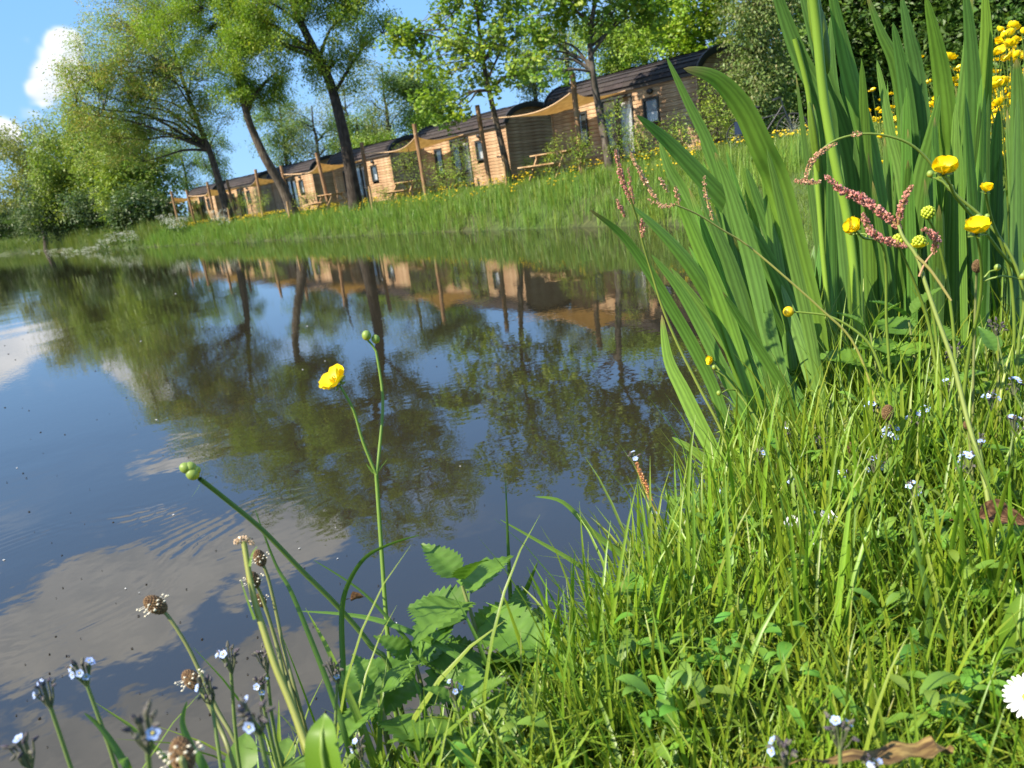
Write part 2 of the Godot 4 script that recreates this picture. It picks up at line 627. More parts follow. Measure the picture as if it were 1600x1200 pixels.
func trees() -> void:
	clumps.fine = leaf_clump(24, 0.088, 0.27, false, 1)
	clumps.maple = leaf_clump(13, 0.105, 0.25, true, 2)
	clumps.coarse = leaf_clump(22, 0.17, 0.55, false, 3)
	clumps.sparse = leaf_clump(12, 0.082, 0.28, false, 4)
	clumps.willow = leaf_clump(22, 0.085, 0.3, false, 5)
	var row := "trees in front of the cabins"
	var fresh := Color(0.10, 0.17, 0.018)
	var olive := Color(0.185, 0.26, 0.04)
	rng.seed = 77
	tree("tree", "tall tree with thick dark ivy-clad trunk, door of a cabin beside it", {seed = 11, trunk = trace([[556, 320], [549, 275], [536, 205], [516, 130], [492, 80], [466, 25], [440, -50], [425, -130]], 33.0), r0 = 0.29, r1 = 0.09, clump = clumps.fine, col = Color(0.14, 0.225, 0.02), col2 = Color(0.21, 0.27, 0.025), per = 9, gap = -0.06, fork = 0.3, bark = Color(0.06, 0.05, 0.038), blobs = [blob(460, -120, 150, 110, 33, 200), blob(430, 20, 75, 60, 33, 80), blob(545, 10, 62, 75, 33, 75), blob(520, 110, 42, 34, 33, 26), blob(400, 80, 60, 40, 32.5, 46)]}, "tree", row)
	tree("tree", "tree with smooth grey trunk leaning sharply over the grass", {seed = 12, trunk = trace([[459, 332], [441, 292], [416, 250], [398, 212], [386, 180], [374, 130], [358, 70], [340, 0], [325, -70]], 39.0), r0 = 0.26, r1 = 0.08, clump = clumps.fine, col = Color(0.17, 0.26, 0.016), col2 = Color(0.12, 0.20, 0.018), per = 8, gap = -0.05, fork = 0.5, bark = Color(0.13, 0.11, 0.085), blobs = [blob(388, 130, 52, 42, 39, 60), blob(335, 30, 105, 60, 39, 130), blob(300, -70, 120, 70, 39, 120), blob(420, 150, 50, 26, 39.5, 24)]}, "tree", row)
	tree("tree", "wide sparse tree with forked bare limbs and olive young leaves", {seed = 13, trunk = trace([[360, 340], [347, 300], [336, 262], [327, 235], [315, 205], [300, 165], [282, 115], [266, 60]], 48.0), r0 = 0.25, r1 = 0.07, clump = clumps.sparse, col = olive, col2 = Color(0.28, 0.25, 0.06), per = 12, gap = -0.09, fork = 0.42, size = 1.2, spread = 0.6, bark = Color(0.10, 0.085, 0.065), blobs = [blob(255, 110, 95, 90, 48, 230), blob(190, 90, 80, 62, 48, 150), blob(150, 175, 58, 70, 49, 120), blob(320, 150, 40, 55, 47.5, 40), blob(230, 205, 70, 45, 49, 70), blob(240, 0, 90, 50, 48, 90)]}, "tree", row)
	tree("tree", "young maple tied to a wooden stake beside the cabin corner", {seed = 14, trunk = trace([[797, 290], [786, 235], [771, 172], [758, 112], [750, 60], [744, 0], [740, -60]], 25.6), r0 = 0.125, r1 = 0.035, clump = clumps.maple, col = Color(0.13, 0.22, 0.02), col2 = Color(0.2, 0.27, 0.022), per = 3, gap = 0.0, gap_size = 0.9, fork = 0.4, bark = Color(0.14, 0.12, 0.09), blobs = [blob(720, 80, 85, 75, 25.6, 70), blob(640, 60, 45, 28, 25.6, 20), blob(690, 165, 42, 30, 25.0, 18), blob(790, 30, 50, 60, 26, 34), blob(740, -70, 100, 70, 25.6, 70), blob(812, 122, 22, 14, 25.4, 6)]}, "tree", row)
	tree("tree", "slender grey maple forking above the picnic table and awning post", {seed = 15, trunk = trace([[954, 268], [946, 222], [934, 160], [926, 112], [922, 60], [930, 0], [942, -70]], 21.6), r0 = 0.125, r1 = 0.045, clump = clumps.maple, col = Color(0.12, 0.21, 0.02), col2 = Color(0.19, 0.27, 0.022), per = 3, gap = 0.02, gap_size = 0.9, fork = 0.5, bark = Color(0.15, 0.135, 0.11), blobs = [blob(890, 5, 90, 42, 21.6, 44), blob(835, 80, 32, 40, 21.8, 13), blob(985, 20, 45, 40, 21.6, 24), blob(930, -100, 140, 75, 21.6, 85), blob(868, 100, 22, 18, 21.2, 6)]}, "tree", row)
	tree("young_maple", "bright green maple rising behind the roof of the nearest cabin", {seed = 16, trunk = trace([[1095, 235], [1093, 150], [1098, 60], [1105, -40]], 29.0), r0 = 0.2, r1 = 0.06, clump = clumps.maple, col = Color(0.16, 0.26, 0.02), col2 = Color(0.21, 0.30, 0.022), per = 4, gap = -0.1, fork = 0.3, bark = Color(0.13, 0.12, 0.1), blobs = [blob(1050, 70, 70, 28, 29, 40), blob(1105, 15, 85, 60, 29, 90), blob(1120, 92, 45, 18, 28, 22), blob(1010, 20, 50, 60, 30, 40), blob(1080, -100, 110, 70, 29, 70)]})
	tree("willow_bush", "tall narrow grey-green willow bush right against the cabin's end", {seed = 17, trunk = trace([[1175, 235], [1176, 150], [1182, 60], [1190, -30]], 21.5), r0 = 0.1, r1 = 0.03, clump = clumps.willow, col = Color(0.12, 0.18, 0.045), col2 = Color(0.2, 0.22, 0.09), per = 6, gap = -0.2, fork = 0.05, spread = 0.4, blobs = [blob(1180, 165, 42, 60, 21.5, 75), blob(1182, 50, 48, 80, 21.5, 90), blob(1195, -70, 50, 70, 21.5, 60)]}, "bush")
	var wood := "dark trees closing the bank beyond the yellow flags"
	var k := 0
	for a in [[1262, 27.0, 60], [1340, 25.0, 70], [1430, 26.0, 75], [1520, 24.0, 75], [1610, 23.0, 75], [1480, 34.0, 110]]:
		k += 1
		var d: float = a[1]
		var x: float = a[0]
		tree("dark_tree", "dense dark green tree of the wood behind the tall sword leaves", {seed = 30 + k, trunk = trace([[x + 6, 215], [x + 3, 130], [x, 40], [x - 4, -60]], d), r0 = 0.17, r1 = 0.06, clump = clumps.coarse, col = Color(0.05, 0.105, 0.018), col2 = Color(0.08, 0.15, 0.02), per = 5, gap = -0.2, fork = 0.05, spread = 0.7, blobs = [blob(x, 195, a[2], 34, d, 46), blob(x, 130, a[2], 65, d, 70), blob(x, 20, a[2], 80, d, 85), blob(x - 5, -110, a[2], 70, d, 60)]}, "tree", wood)
	var back := "trees behind the row of cabins"
	k = 0
	for a in [[600, 150, 46, 60, 46.0, 0], [655, 150, 50, 48, 42.0, 1], [690, 205, 44, 34, 39.0, 2], [560, 215, 50, 40, 47.0, 1], [440, 200, 50, 50, 56.0, 1], [490, 200, 40, 44, 52.0, 0], [590, 235, 40, 24, 44.0, 2], [830, 110, 26, 34, 38.0, 0], [960, 70, 60, 40, 34.0, 2], [880, 70, 40, 40, 40.0, 0], [330, 240, 28, 44, 70.0, 1], [285, 255, 30, 36, 72.0, 1], [540, 170, 40, 50, 60.0, 0]]:
		k += 1
		var d: float = a[4]
		var c: Color = [Color(0.14, 0.18, 0.055), Color(0.105, 0.18, 0.03), Color(0.16, 0.25, 0.022)][a[5]]
		var labels := ["thin airy tree with grey-green leaves rising behind the cabin roofs", "mid green leafy tree growing behind the cabin roofs", "low bright green tree right behind the cabin roofs"]
		var foot := [a[0] + 14.0, 318.0 - (a[0] - 560.0) * 0.13]
		tree("background_tree", labels[a[5]], {seed = 50 + k, trunk = trace([foot, [a[0] + 5.0, a[1] + a[3] * 0.5], [a[0], a[1]], [a[0] - 3.0, a[1] - a[3] * 0.8]], d), r0 = 0.14, r1 = 0.03, clump = clumps.sparse if a[5] == 0 else clumps.fine, col = c, col2 = c.lightened(0.05), per = 5, gap = 0.0 if a[5] == 0 else -0.12, fork = 0.2, size = 1.3, spread = 0.6, blobs = [blob(a[0], a[1], a[2], a[3], d, 55 if a[5] == 0 else mini(75, int(a[2] * a[3] * 0.034))), blob(a[0] + 5, a[1] + a[3] * 0.9, a[2] * 0.8, a[3] * 0.5, d, mini(25, int(a[2] * a[3] * 0.012))), blob(a[0] - a[2] * 0.6, a[1] - a[3] * 0.5, a[2] * 0.5, a[3] * 0.4, d, 9), blob(a[0] + a[2] * 0.8, a[1] - a[3] * 0.1, a[2] * 0.4, a[3] * 0.35, d, 7)]}, "tree", back)
	k = 0
	for a in [[55, 262, 66, 66, 95.0, 0], [120, 262, 58, 70, 82.0, 1], [165, 245, 52, 78, 78.0, 1], [215, 280, 52, 56, 68.0, 1], [95, 325, 60, 30, 84.0, 2], [170, 325, 50, 30, 74.0, 2], [225, 335, 34, 24, 64.0, 2], [25, 345, 30, 26, 142.0, 2], [62, 348, 28, 22, 134.0, 2], [-15, 350, 30, 24, 145.0, 2], [-40, 335, 34, 40, 146.0, 0]]:
		k += 1
		var d: float = a[4]
		var c: Color = [Color(0.165, 0.19, 0.034), Color(0.15, 0.215, 0.024), Color(0.05, 0.09, 0.02)][a[5]]
		var labels := ["broad olive-brown crown of the wood where the pond narrows away", "yellow-green tree of the wood at the far end of the cabins", "dark low tree at the foot of the far wood"]
		tree("wood_tree", labels[a[5]], {seed = 80 + k, trunk = trace([[a[0] + 12.0, 378.0 - a[0] * 0.13], [a[0] + 5.0, a[1] + a[3] * 0.4], [a[0], a[1] - a[3] * 0.4]], d), r0 = 0.28, r1 = 0.08, clump = clumps.coarse, col = c, col2 = c.lightened(0.04), per = 6, gap = -0.1, gap_size = 3.0, fork = 0.1, size = 1.5, spread = 1.2, blobs = [blob(a[0], a[1], a[2], a[3], d, 110), blob(a[0] + 6, a[1] + a[3] * 0.7, a[2] * 0.9, a[3] * 0.5, d, 50)]}, "tree", "far wood past the last cabin")

# ------------------------------------------------------------------ cabins
func row_at(t: float, w: float, y := 0.0) -> Vector3:        # t metres along the row, w metres behind the front walls
	var p := ROW0 + ROWD * t + ROWN * w
	return Vector3(p.x, y, p.y)

const CL := 5.95
const CW := 2.25
const CH := 2.02
func cabin_proto() -> Node3D:
	# own axes: x runs along the front from the near corner away, y up, z from the front wall to the back
	var t := thing("cabin", "", "cabin", Vector3.ZERO, "wooden cabins with barrel roofs")
	var pine := Color(0.44, 0.30, 0.17)
	# openings of the front: x0, x1, y0, y1
	var holes := [[1.35, 1.95, 1.05, 1.75], [2.35, 3.65, 0.14, 1.98], [4.3, 4.85, 0.75, 1.75]]
	var shell := MB.new()
	shell.box(Vector3(CL / 2, 0.1, CW / 2), Vector3(CL - 0.04, 0.12, CW - 0.04), pine)
	shell.box(Vector3(CL / 2, CH / 2 + 0.1, CW - 0.02), Vector3(CL - 0.04, CH, 0.03), pine)
	for x in [0.03, CL - 0.03]:
		shell.box(Vector3(x, CH / 2 + 0.1, CW / 2), Vector3(0.03, CH, CW - 0.08), pine)
	shell.box(Vector3(CL / 2, CH + 0.1, CW / 2), Vector3(CL - 0.04, 0.03, CW - 0.04), pine)
	part("wall", shell.mesh(M.inside), t)
	var rows := 17
	var ph := (CH - 0.02) / rows
	var tones := []
	for k in 4:
		tones.append([Color(0.51, 0.375, 0.225), Color(0.56, 0.41, 0.255), Color(0.46, 0.33, 0.195), Color(0.53, 0.395, 0.25)][k])
	var cache := {}
	var plank := func(x0: float, x1: float, y: float, tone: int, at: Transform3D):
		var key := "%.2f_%d" % [x1 - x0, tone]
		if not cache.has(key):
			var pb := MB.new()
			var l := x1 - x0
			# a board whose lower edge stands proud of the board below
			var prof := [Vector2(0.0, 0.0), Vector2(-0.026, 0.004), Vector2(-0.028, 0.012), Vector2(-0.012, ph - 0.004), Vector2(0.0, ph - 0.004)]
			for q in 4:
				pb.quad(Vector3(0, prof[q].y, prof[q].x), Vector3(l, prof[q].y, prof[q].x), Vector3(l, prof[q + 1].y, prof[q + 1].x), Vector3(0, prof[q + 1].y, prof[q + 1].x), tones[tone])
			for e in [0.0, l]:
				pb.quad(Vector3(e, prof[0].y, 0), Vector3(e, prof[1].y, prof[1].x), Vector3(e, prof[3].y, prof[3].x), Vector3(e, prof[4].y, 0), tones[tone])
			cache[key] = pb.mesh(M.wood)
		part("plank", cache[key], t, at * Transform3D(Basis(), Vector3(x0, y, 0)))
	rng.seed = 5
	for r in rows:
		var y := 0.12 + r * ph
		var spans := [[0.0, CL]]
		for h in holes:
			if y + ph > h[2] and y < h[3]:
				var cut := []
				for s in spans:
					if h[0] > s[0] and h[1] < s[1]:
						cut.append([s[0], h[0]])
						cut.append([h[1], s[1]])
					else:
						cut.append(s)
				spans = cut
		for s in spans:
			plank.call(s[0], s[1], y, rng.randi() % 4, Transform3D())
		# the two ends
		plank.call(0.0, CW, y, rng.randi() % 4, Transform3D(Basis(Vector3(0, 0, 1), Vector3.UP, Vector3(1, 0, 0)), Vector3(0, 0, 0)))
		plank.call(0.0, CW, y, rng.randi() % 4, Transform3D(Basis(Vector3(0, 0, 1), Vector3.UP, Vector3(-1, 0, 0)), Vector3(CL, 0, 0)))
	# boards in the arch of the near and far gable
	var rise := 0.70
	var half := CW / 2 + 0.14
	var arch := func(z: float) -> float:                      # height of the roof's underside above the eaves
		var u := clampf((z - CW / 2) / half, -1.0, 1.0)
		return rise * sqrt(maxf(0.0, 1.0 - u * u * 0.96)) - 0.1
	for g in 5:
		var y0 := g * 0.115
		var wide := half * sqrt(maxf(0.0, 1.0 - pow((y0 + 0.16) / rise, 2.0)))
		if wide > 0.1:
			for e in 2:
				plank.call(0.0, wide * 2.0, CH + 0.11 + y0, (g + e) % 4, Transform3D(Basis(Vector3(0, 0, 1), Vector3.UP, Vector3(1 if e == 0 else -1, 0, 0)), Vector3(0.0 if e == 0 else CL, 0, CW / 2 - wide)))
	for x in [-0.015, CL + 0.015]:
		var corner := MB.new()
		corner.box(Vector3(x, CH / 2 + 0.11, -0.015), Vector3(0.055, CH, 0.055), Color(0.49, 0.35, 0.21))
		part("corner_post", corner.mesh(M.wood), t)
	# barrel roof with rows of shingles
	var roof := MB.new()
	var x0 := -0.16
	var x1 := CL + 0.16
	var steps := 14
	var arc := func(k: float, out: float) -> Vector3:
		var a := PI * (0.06 + 0.88 * k)
		return Vector3(0, CH + 0.02 + (rise + out) * sin(a), CW / 2 - (half + out) * cos(a))
	rng.seed = 15
	for k in steps:
		var p: Vector3 = arc.call(float(k) / steps, 0.055)
		var q: Vector3 = arc.call(float(k + 1) / steps, 0.035)
		var cuts := 16
		for j in cuts:
			var g := rv(0.75, 1.2)
			var xa := lerpf(x0, x1, float(j) / cuts) + 0.004
			var xb := lerpf(x0, x1, float(j + 1) / cuts) - 0.004
			var lift := Vector3(0, rv(0, 0.012), 0)
			roof.quad(p + lift + Vector3(xa, 0, 0), p + lift + Vector3(xb, 0, 0), q + Vector3(xb, 0, 0), q + Vector3(xa, 0, 0), Color(0.052 * g, 0.04 * g, 0.038 * g))
	var under := []
	for x in [x0 + 0.01, x1 - 0.01]:
		var line := PackedVector3Array()
		for k in steps + 1:
			line.append(arc.call(float(k) / steps, 0.02) + Vector3(x, 0, 0))
		under.append(line)
	roof.rows(under, Color(0.052, 0.04, 0.038))
	var ro := part("roof", roof.mesh(M.shingle), t)
	for x in [x0, x1]:
		var fa := MB.new()
		var rs := [PackedVector3Array(), PackedVector3Array(), PackedVector3Array(), PackedVector3Array(), PackedVector3Array()]
		for k in steps + 1:
			var o: Vector3 = arc.call(float(k) / steps, 0.085)
			var n: Vector3 = arc.call(float(k) / steps, -0.10)
			var j := 0
			for q in [[o, -0.03], [o, 0.03], [n, 0.03], [n, -0.03], [o, -0.03]]:
				rs[j].append(q[0] + Vector3(x + q[1], 0, 0))
				j += 1
		fa.rows(rs, Color(0.018, 0.018, 0.02))
		part("fascia", fa.mesh(M.trim), ro)
	var ea := MB.new()
	ea.box(Vector3(CL / 2, CH + 0.10, -0.09), Vector3(CL + 0.3, 0.09, 0.05), Color(0.05, 0.04, 0.036))
	part("gutter", ea.mesh(M.trim), ro)
	# windows and the glazed double door
	var n_open := 0
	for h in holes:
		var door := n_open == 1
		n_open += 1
		var w: float = h[1] - h[0]
		var tall: float = h[3] - h[2]
		var mid := Vector3((h[0] + h[1]) / 2, (h[2] + h[3]) / 2, 0)
		var fr := MB.new()
		var fw := 0.06
		for s in [-1, 1]:
			fr.box(mid + Vector3(s * (w / 2 - fw / 2), 0, -0.01), Vector3(fw, tall, 0.08), Color(0.022, 0.024, 0.027))
			fr.box(mid + Vector3(0, s * (tall / 2 - fw / 2), -0.01), Vector3(w - fw * 2.0, fw, 0.074), Color(0.022, 0.024, 0.027))
		if door:
			fr.box(mid + Vector3(0, 0, -0.01), Vector3(0.11, tall - fw * 2.0, 0.07), Color(0.022, 0.024, 0.027))
		var f := part("door" if door else "window", fr.mesh(M.trim), t)
		for s in ([-1, 1] if door else [0]):
			var pn := MB.new()
			pn.box(mid + Vector3(s * w / 4, 0, 0.0), Vector3((w / 2 if door else w) - 0.11, tall - 0.11, 0.008), Color.WHITE)
			part("pane", pn.mesh(M.glass), f)
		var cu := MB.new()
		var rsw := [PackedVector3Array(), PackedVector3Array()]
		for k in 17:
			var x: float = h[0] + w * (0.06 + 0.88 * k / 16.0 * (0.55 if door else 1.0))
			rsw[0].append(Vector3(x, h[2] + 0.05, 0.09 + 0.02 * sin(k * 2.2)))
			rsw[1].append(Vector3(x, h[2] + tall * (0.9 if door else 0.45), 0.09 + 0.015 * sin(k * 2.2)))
		cu.rows(rsw, Color(0.62, 0.63, 0.63))  # pale rippled sheet stands in for the scene reflected in the glass
		part("reflection_strip", cu.mesh(M.cloth), f)
		if door:
			var ha := MB.new()
			ha.box(mid + Vector3(0.09, -0.05, -0.075), Vector3(0.025, 0.16, 0.04), Color(0.3, 0.3, 0.3))
			part("handle", ha.mesh(M.metal), f)
	var la := MB.new()
	la.ball(Vector3(1.62, 1.92, -0.08), Vector3(0.11, 0.075, 0.06), 7, Color(0.02, 0.02, 0.022))
	la.box(Vector3(1.62, 1.92, -0.03), Vector3(0.1, 0.1, 0.06), Color(0.03, 0.03, 0.03))
	part("wall_lamp", la.mesh(M.trim), t)
	var pl := MB.new()
	for x in [0.4, CL / 2, CL - 0.4]:
		pl.box(Vector3(x, -0.14, CW / 2), Vector3(0.3, 0.46, CW - 0.3), Color(0.3, 0.29, 0.27))
	part("footing", pl.mesh(M.inside), t)
	var st := MB.new()
	st.box(Vector3(3.0, 0.02, -0.32), Vector3(1.5, 0.07, 0.5), Color(0.4, 0.26, 0.13))
	st.box(Vector3(3.0, -0.16, -0.32), Vector3(1.3, 0.27, 0.4), Color(0.4, 0.26, 0.13))
	part("step", st.mesh(M.wood), t)
	return t

func cabins() -> void:
	var proto := cabin_proto()
	var labels := ["wooden cabin nearest the parked bicycle, dappled with leaf shade", "wooden cabin between the staked young maple and the nearest cabin", "wooden cabin with the thick ivy-clad trunk before its wall", "wooden cabin just beyond the thick ivy-clad trunk", "wooden cabin behind the sharply leaning grey trunk", "last wooden cabin of the row, beside the far wood"]
	var lie := Basis(Vector3(ROWD.x, 0, ROWD.y), Vector3.UP, Vector3(ROWN.x, 0, ROWN.y))
	var post_mesh := {}
	for k in 6:
		var t := 8.51 * k
		var y: float = [1.31, 1.08, 0.93, 0.90, 0.86, 0.84][k]
		var c: Node3D = proto if k == 0 else copy_of(proto, "cabin", Vector3.ZERO, 0.0)
		c.transform = Transform3D(lie, row_at(t, 0, y - 0.02))
		c.set_meta("label", labels[k])
		# two posts and the sail between them and the eaves
		var tops := []
		for j in 2:
			var at := row_at(t + (2.45 if j == 0 else 6.9), -2.2)
			at.y = ground(at.x, at.z)
			var tall: float = y + 2.45 - at.y + (0.12 if j == 0 else -0.05)
			var lean := Vector3(rv(-0.1, 0.1), tall, rv(-0.12, 0.05))
			var p := thing("awning_post", "round wooden awning post before a cabin, holding up its sail", "post", at, "awning posts along the cabins")
			var b := MB.new()
			b.tube([Vector3(0, -0.3, 0), Vector3(0, 0.2, 0), lean * 0.5 + Vector3(0.01, 0, 0), lean], [0.085, 0.08, 0.076, 0.078], 12, Color(0.34, 0.22, 0.115), true)
			part("pole", b.mesh(M.post), p)
			var rope := MB.new()
			rope.tube([lean * 0.87 + Vector3(0.085, 0, 0), lean * 0.865 + Vector3(0, 0, 0.085), lean * 0.87 + Vector3(-0.085, 0, 0), lean * 0.865 + Vector3(0, 0, -0.085), lean * 0.87 + Vector3(0.085, 0, 0)], [0.01, 0.01, 0.01, 0.01, 0.01], 5, Color(0.5, 0.45, 0.36))
			part("rope", rope.mesh(M.cloth), p)
			var tie_at: float = (y + (2.14 if j == 0 else 1.98) - at.y) / tall
			tops.append(at + lean * tie_at)
		var e0 := row_at(t + 2.5, -0.12, y + CH + 0.03)
		var e1 := row_at(t + 5.9, -0.12, y + CH - 0.02)
		var s := thing("shade_sail", ["tan shade sail slung from the nearest cabin to its posts", "tan shade sail slung from the second cabin of the row, behind the staked maple", "tan shade sail beside the thick ivy-clad trunk", "tan shade sail above the picnic table past the ivy-clad trunk", "tan shade sail behind the sharply leaning grey trunk", "tan shade sail at the last cabin, its end pointing to the wood"][k], "awning", tops[0], "shade sails of the cabins")
		var b2 := MB.new()
		var rs := []
		for r in 13:
			var line := PackedVector3Array()
			var u := r / 12.0
			for q in 9:
				var w := q / 8.0
				var pin := 0.16 * sin(PI * u) * (w - 0.5) * 2.0       # edges curve inwards between the corners
				var pin2 := 0.10 * sin(PI * w) * (u - 0.5) * 2.0
				var uu := u - pin2
				var ww := w - pin
				var a: Vector3 = tops[0].lerp(tops[1], uu)
				var e: Vector3 = e0.lerp(e1, uu)
				line.append(a.lerp(e, ww) - Vector3(0, 0.22 * sin(PI * u) * (1.0 - 0.4 * w) + 0.1 * sin(PI * w) + 0.02 * sin(u * 23.0) * sin(PI * w), 0) - tops[0])
			rs.append(line)
		b2.rows(rs, Color(0.52, 0.32, 0.16))
		part("cloth", b2.mesh(M.sail), s)
		var hem := MB.new()
		for side in [0, 8]:
			var pts := []
			for r in 13: pts.append(rs[r][side])
			var rad := []
			for r in 13: rad.append(0.022)
			hem.tube(pts, rad, 5, Color(0.55, 0.38, 0.22))
		part("hem", hem.mesh(M.cloth), s)
	# stakes of the young trees
	for a in [[793, 25.4, 0.95], [578, 31.0, 1.0], [445, 37.5, 0.9], [350, 46.5, 0.9]]:
		var at := standing(a[0], 300, a[1])
		var p := thing("tree_stake", "short pale wooden stake at the foot of a tree", "stake", at, "tree stakes")
		var b := MB.new()
		b.tube([Vector3(0, -0.2, 0), Vector3(0, a[2] * 0.5, 0), Vector3(0.01, a[2], 0)], [0.05, 0.048, 0.046], 10, Color(0.45, 0.31, 0.16), true)
		part("pole", b.mesh(M.post), p)
		var tie := MB.new()
		tie.bar(Vector3(0, a[2] * 0.93, 0), Vector3(-0.2, a[2] * 0.97, -0.1), 0.012, 0.05, Color(0.03, 0.03, 0.03))
		part("tie", tie.mesh(M.rubber), p)

func furniture() -> void:
	var labels := ["pale picnic table under the nearest cabin's sail", "pale picnic table half hidden by the shrubs before the third cabin", "pale picnic table past the thick ivy-clad trunk"]
	var k := 0
	var proto: Node3D
	for a in [[874, 24.2, -0.95], [640, 32.0, -0.9], [515, 37.0, -1.0]]:
		var at := standing(a[0], 290, a[1])
		if k == 0:
			proto = thing("picnic_table", labels[0], "table", at, "picnic tables", a[2])
			var c := Color(0.55, 0.40, 0.22)
			var cell := MB.new()
			cell.box(Vector3.ZERO, Vector3(1.7, 0.035, 0.125), c)
			var bm := cell.mesh(M.wood)
			for j in 5:
				part("tabletop_board", bm, proto, Transform3D(Basis(), Vector3(0, 0.74, (j - 2) * 0.135)))
			for s in [-1, 1]:
				for j in 2:
					part("bench_board", bm, proto, Transform3D(Basis(), Vector3(0, 0.44, s * (0.66 + j * 0.135))))
				var l := MB.new()
				l.bar(Vector3(s * 0.62, 0, -0.62), Vector3(s * 0.62, 0.72, -0.18), 0.045, 0.09, c)
				l.bar(Vector3(s * 0.62, 0, 0.62), Vector3(s * 0.62, 0.72, 0.18), 0.045, 0.09, c)
				l.bar(Vector3(s * 0.575, 0.40, -0.8), Vector3(s * 0.575, 0.40, 0.8), 0.04, 0.09, c)
				l.bar(Vector3(s * 0.575, 0.70, -0.32), Vector3(s * 0.575, 0.70, 0.32), 0.04, 0.05, c)
				part("leg", l.mesh(M.wood), proto)
		else:
			copy_of(proto, "picnic_table", at, a[2], 1.0, labels[k])
		k += 1
	# bicycle on its stand
	var at2 := standing(1200, 250, 19.5)
	var bi := thing("bicycle", "black bicycle parked on the grass beside the nearest cabin's end", "bicycle", at2, "", -0.35)
	var black := Color(0.014, 0.014, 0.016)
	for x in [-0.55, 0.55]:
		var o := Vector3(x, 0.35, 0)
		var ty := MB.new()
		var pts := []
		var rad := []
		for q in 33:
			pts.append(o + Vector3(cos(TAU * q / 32.0), sin(TAU * q / 32.0), 0) * 0.335)
			rad.append(0.02)
		ty.tube(pts, rad, 7, black)
		var wn := part("wheel", ty.mesh(M.rubber), bi)
		var sp := MB.new()
		for q in 18:
			var dd := Vector3(cos(TAU * q / 18.0), sin(TAU * q / 18.0), 0)
			sp.tube([o + dd * 0.02 + Vector3(0, 0, 0.03 if q % 2 else -0.03), o + dd * 0.31], [0.0025, 0.0025], 4, Color(0.45, 0.45, 0.45))
		part("spoke", sp.mesh(M.metal), wn)
	var seat := Vector3(-0.22, 0.86, 0)
	var head := Vector3(0.36, 0.88, 0)
	var crank := Vector3(-0.05, 0.3, 0)
	for q in [[seat, crank, 0.017, "frame"], [head, crank + Vector3(0.02, 0.05, 0), 0.02, "frame"], [seat.lerp(crank, 0.35), Vector3(0.38, 0.72, 0), 0.016, "frame"], [crank, Vector3(-0.55, 0.35, 0.05), 0.012, "chain_stay"], [seat.lerp(crank, 0.2), Vector3(-0.55, 0.35, 0.05), 0.011, "chain_stay"], [head, Vector3(0.55, 0.35, 0.05), 0.015, "fork"], [head, Vector3(0.33, 1.05, 0), 0.013, "handlebar_stem"], [Vector3(-0.55, 0.35, 0.06), Vector3(-0.6, 0.72, 0.06), 0.008, "rack_stay"], [crank + Vector3(0, 0, 0.06), Vector3(-0.2, 0.0, 0.22), 0.009, "kickstand"]]:
		var b := MB.new()
		b.tube([q[0], q[1]], [q[2], q[2]], 8, black, true)
		part(q[3], b.mesh(M.metal), bi)
	var hb := MB.new()
	hb.tube([Vector3(0.15, 1.03, -0.3), Vector3(0.3, 1.06, -0.24), Vector3(0.35, 1.06, 0), Vector3(0.3, 1.06, 0.24), Vector3(0.15, 1.03, 0.3)], [0.014, 0.012, 0.012, 0.012, 0.014], 8, black, true)
	part("handlebar", hb.mesh(M.metal), bi)
	var sd := MB.new()
	sd.ball(seat + Vector3(-0.03, 0.06, 0), Vector3(0.14, 0.04, 0.08), 8, black)
	part("saddle", sd.mesh(M.rubber), bi)
	var rk := MB.new()
	for z in [-0.06, 0.0, 0.06]:
		rk.bar(Vector3(-0.28, 0.73, z), Vector3(-0.78, 0.73, z), 0.014, 0.014, black)
	for x in [-0.3, -0.5, -0.76]:
		rk.bar(Vector3(x, 0.726, -0.07), Vector3(x, 0.726, 0.07), 0.012, 0.012, black)
	part("luggage_rack", rk.mesh(M.metal), bi)
	var bag := MB.new()
	bag.box(Vector3(-0.55, 0.53, 0.13), Vector3(0.3, 0.28, 0.11), Color(0.012, 0.03, 0.07))
	part("pannier", bag.mesh(M.cloth), bi)
	var gd := MB.new()
	var g0 := []
	var g1 := []
	for q in 12:
		var a := 0.1 + 2.6 * q / 11.0
		g0.append(Vector3(-0.55, 0.35, 0) + Vector3(cos(a), sin(a), 0) * 0.37)
		g1.append(0.045)
	gd.ribbon(g0, g1, [Vector3(0, 0, 1)], 0.0, black)
	part("mudguard", gd.mesh(M.metal), bi)

# ------------------------------------------------------------------ vegetation of the banks
func blade(b: MB, at: Vector3, dir: float, tall: float, bend: float, w: float, seg: int, col, fold := 0.12, twist := 0.0) -> void:
	var f := Vector3(cos(dir), 0, sin(dir))
	var pts := []
	var ws := []
	var sd := []
	var s := Vector3(-f.z, 0, f.x)
	for k in seg + 1:
		var u := float(k) / seg
		var a := bend * u
		pts.append(at + Vector3.UP * tall * (u - bend * 0.28 * u * u * u) + f * tall * bend * 0.62 * u * u)
		ws.append(w * (0.75 + 0.25 * minf(1.0, u * 3.0)) * pow(maxf(0.0, 1.0 - pow(u, 2.2)), 0.8) + 0.0002)
		sd.append(s.rotated(Vector3.UP, twist * u))
	b.ribbon(pts, ws, sd, fold, col)

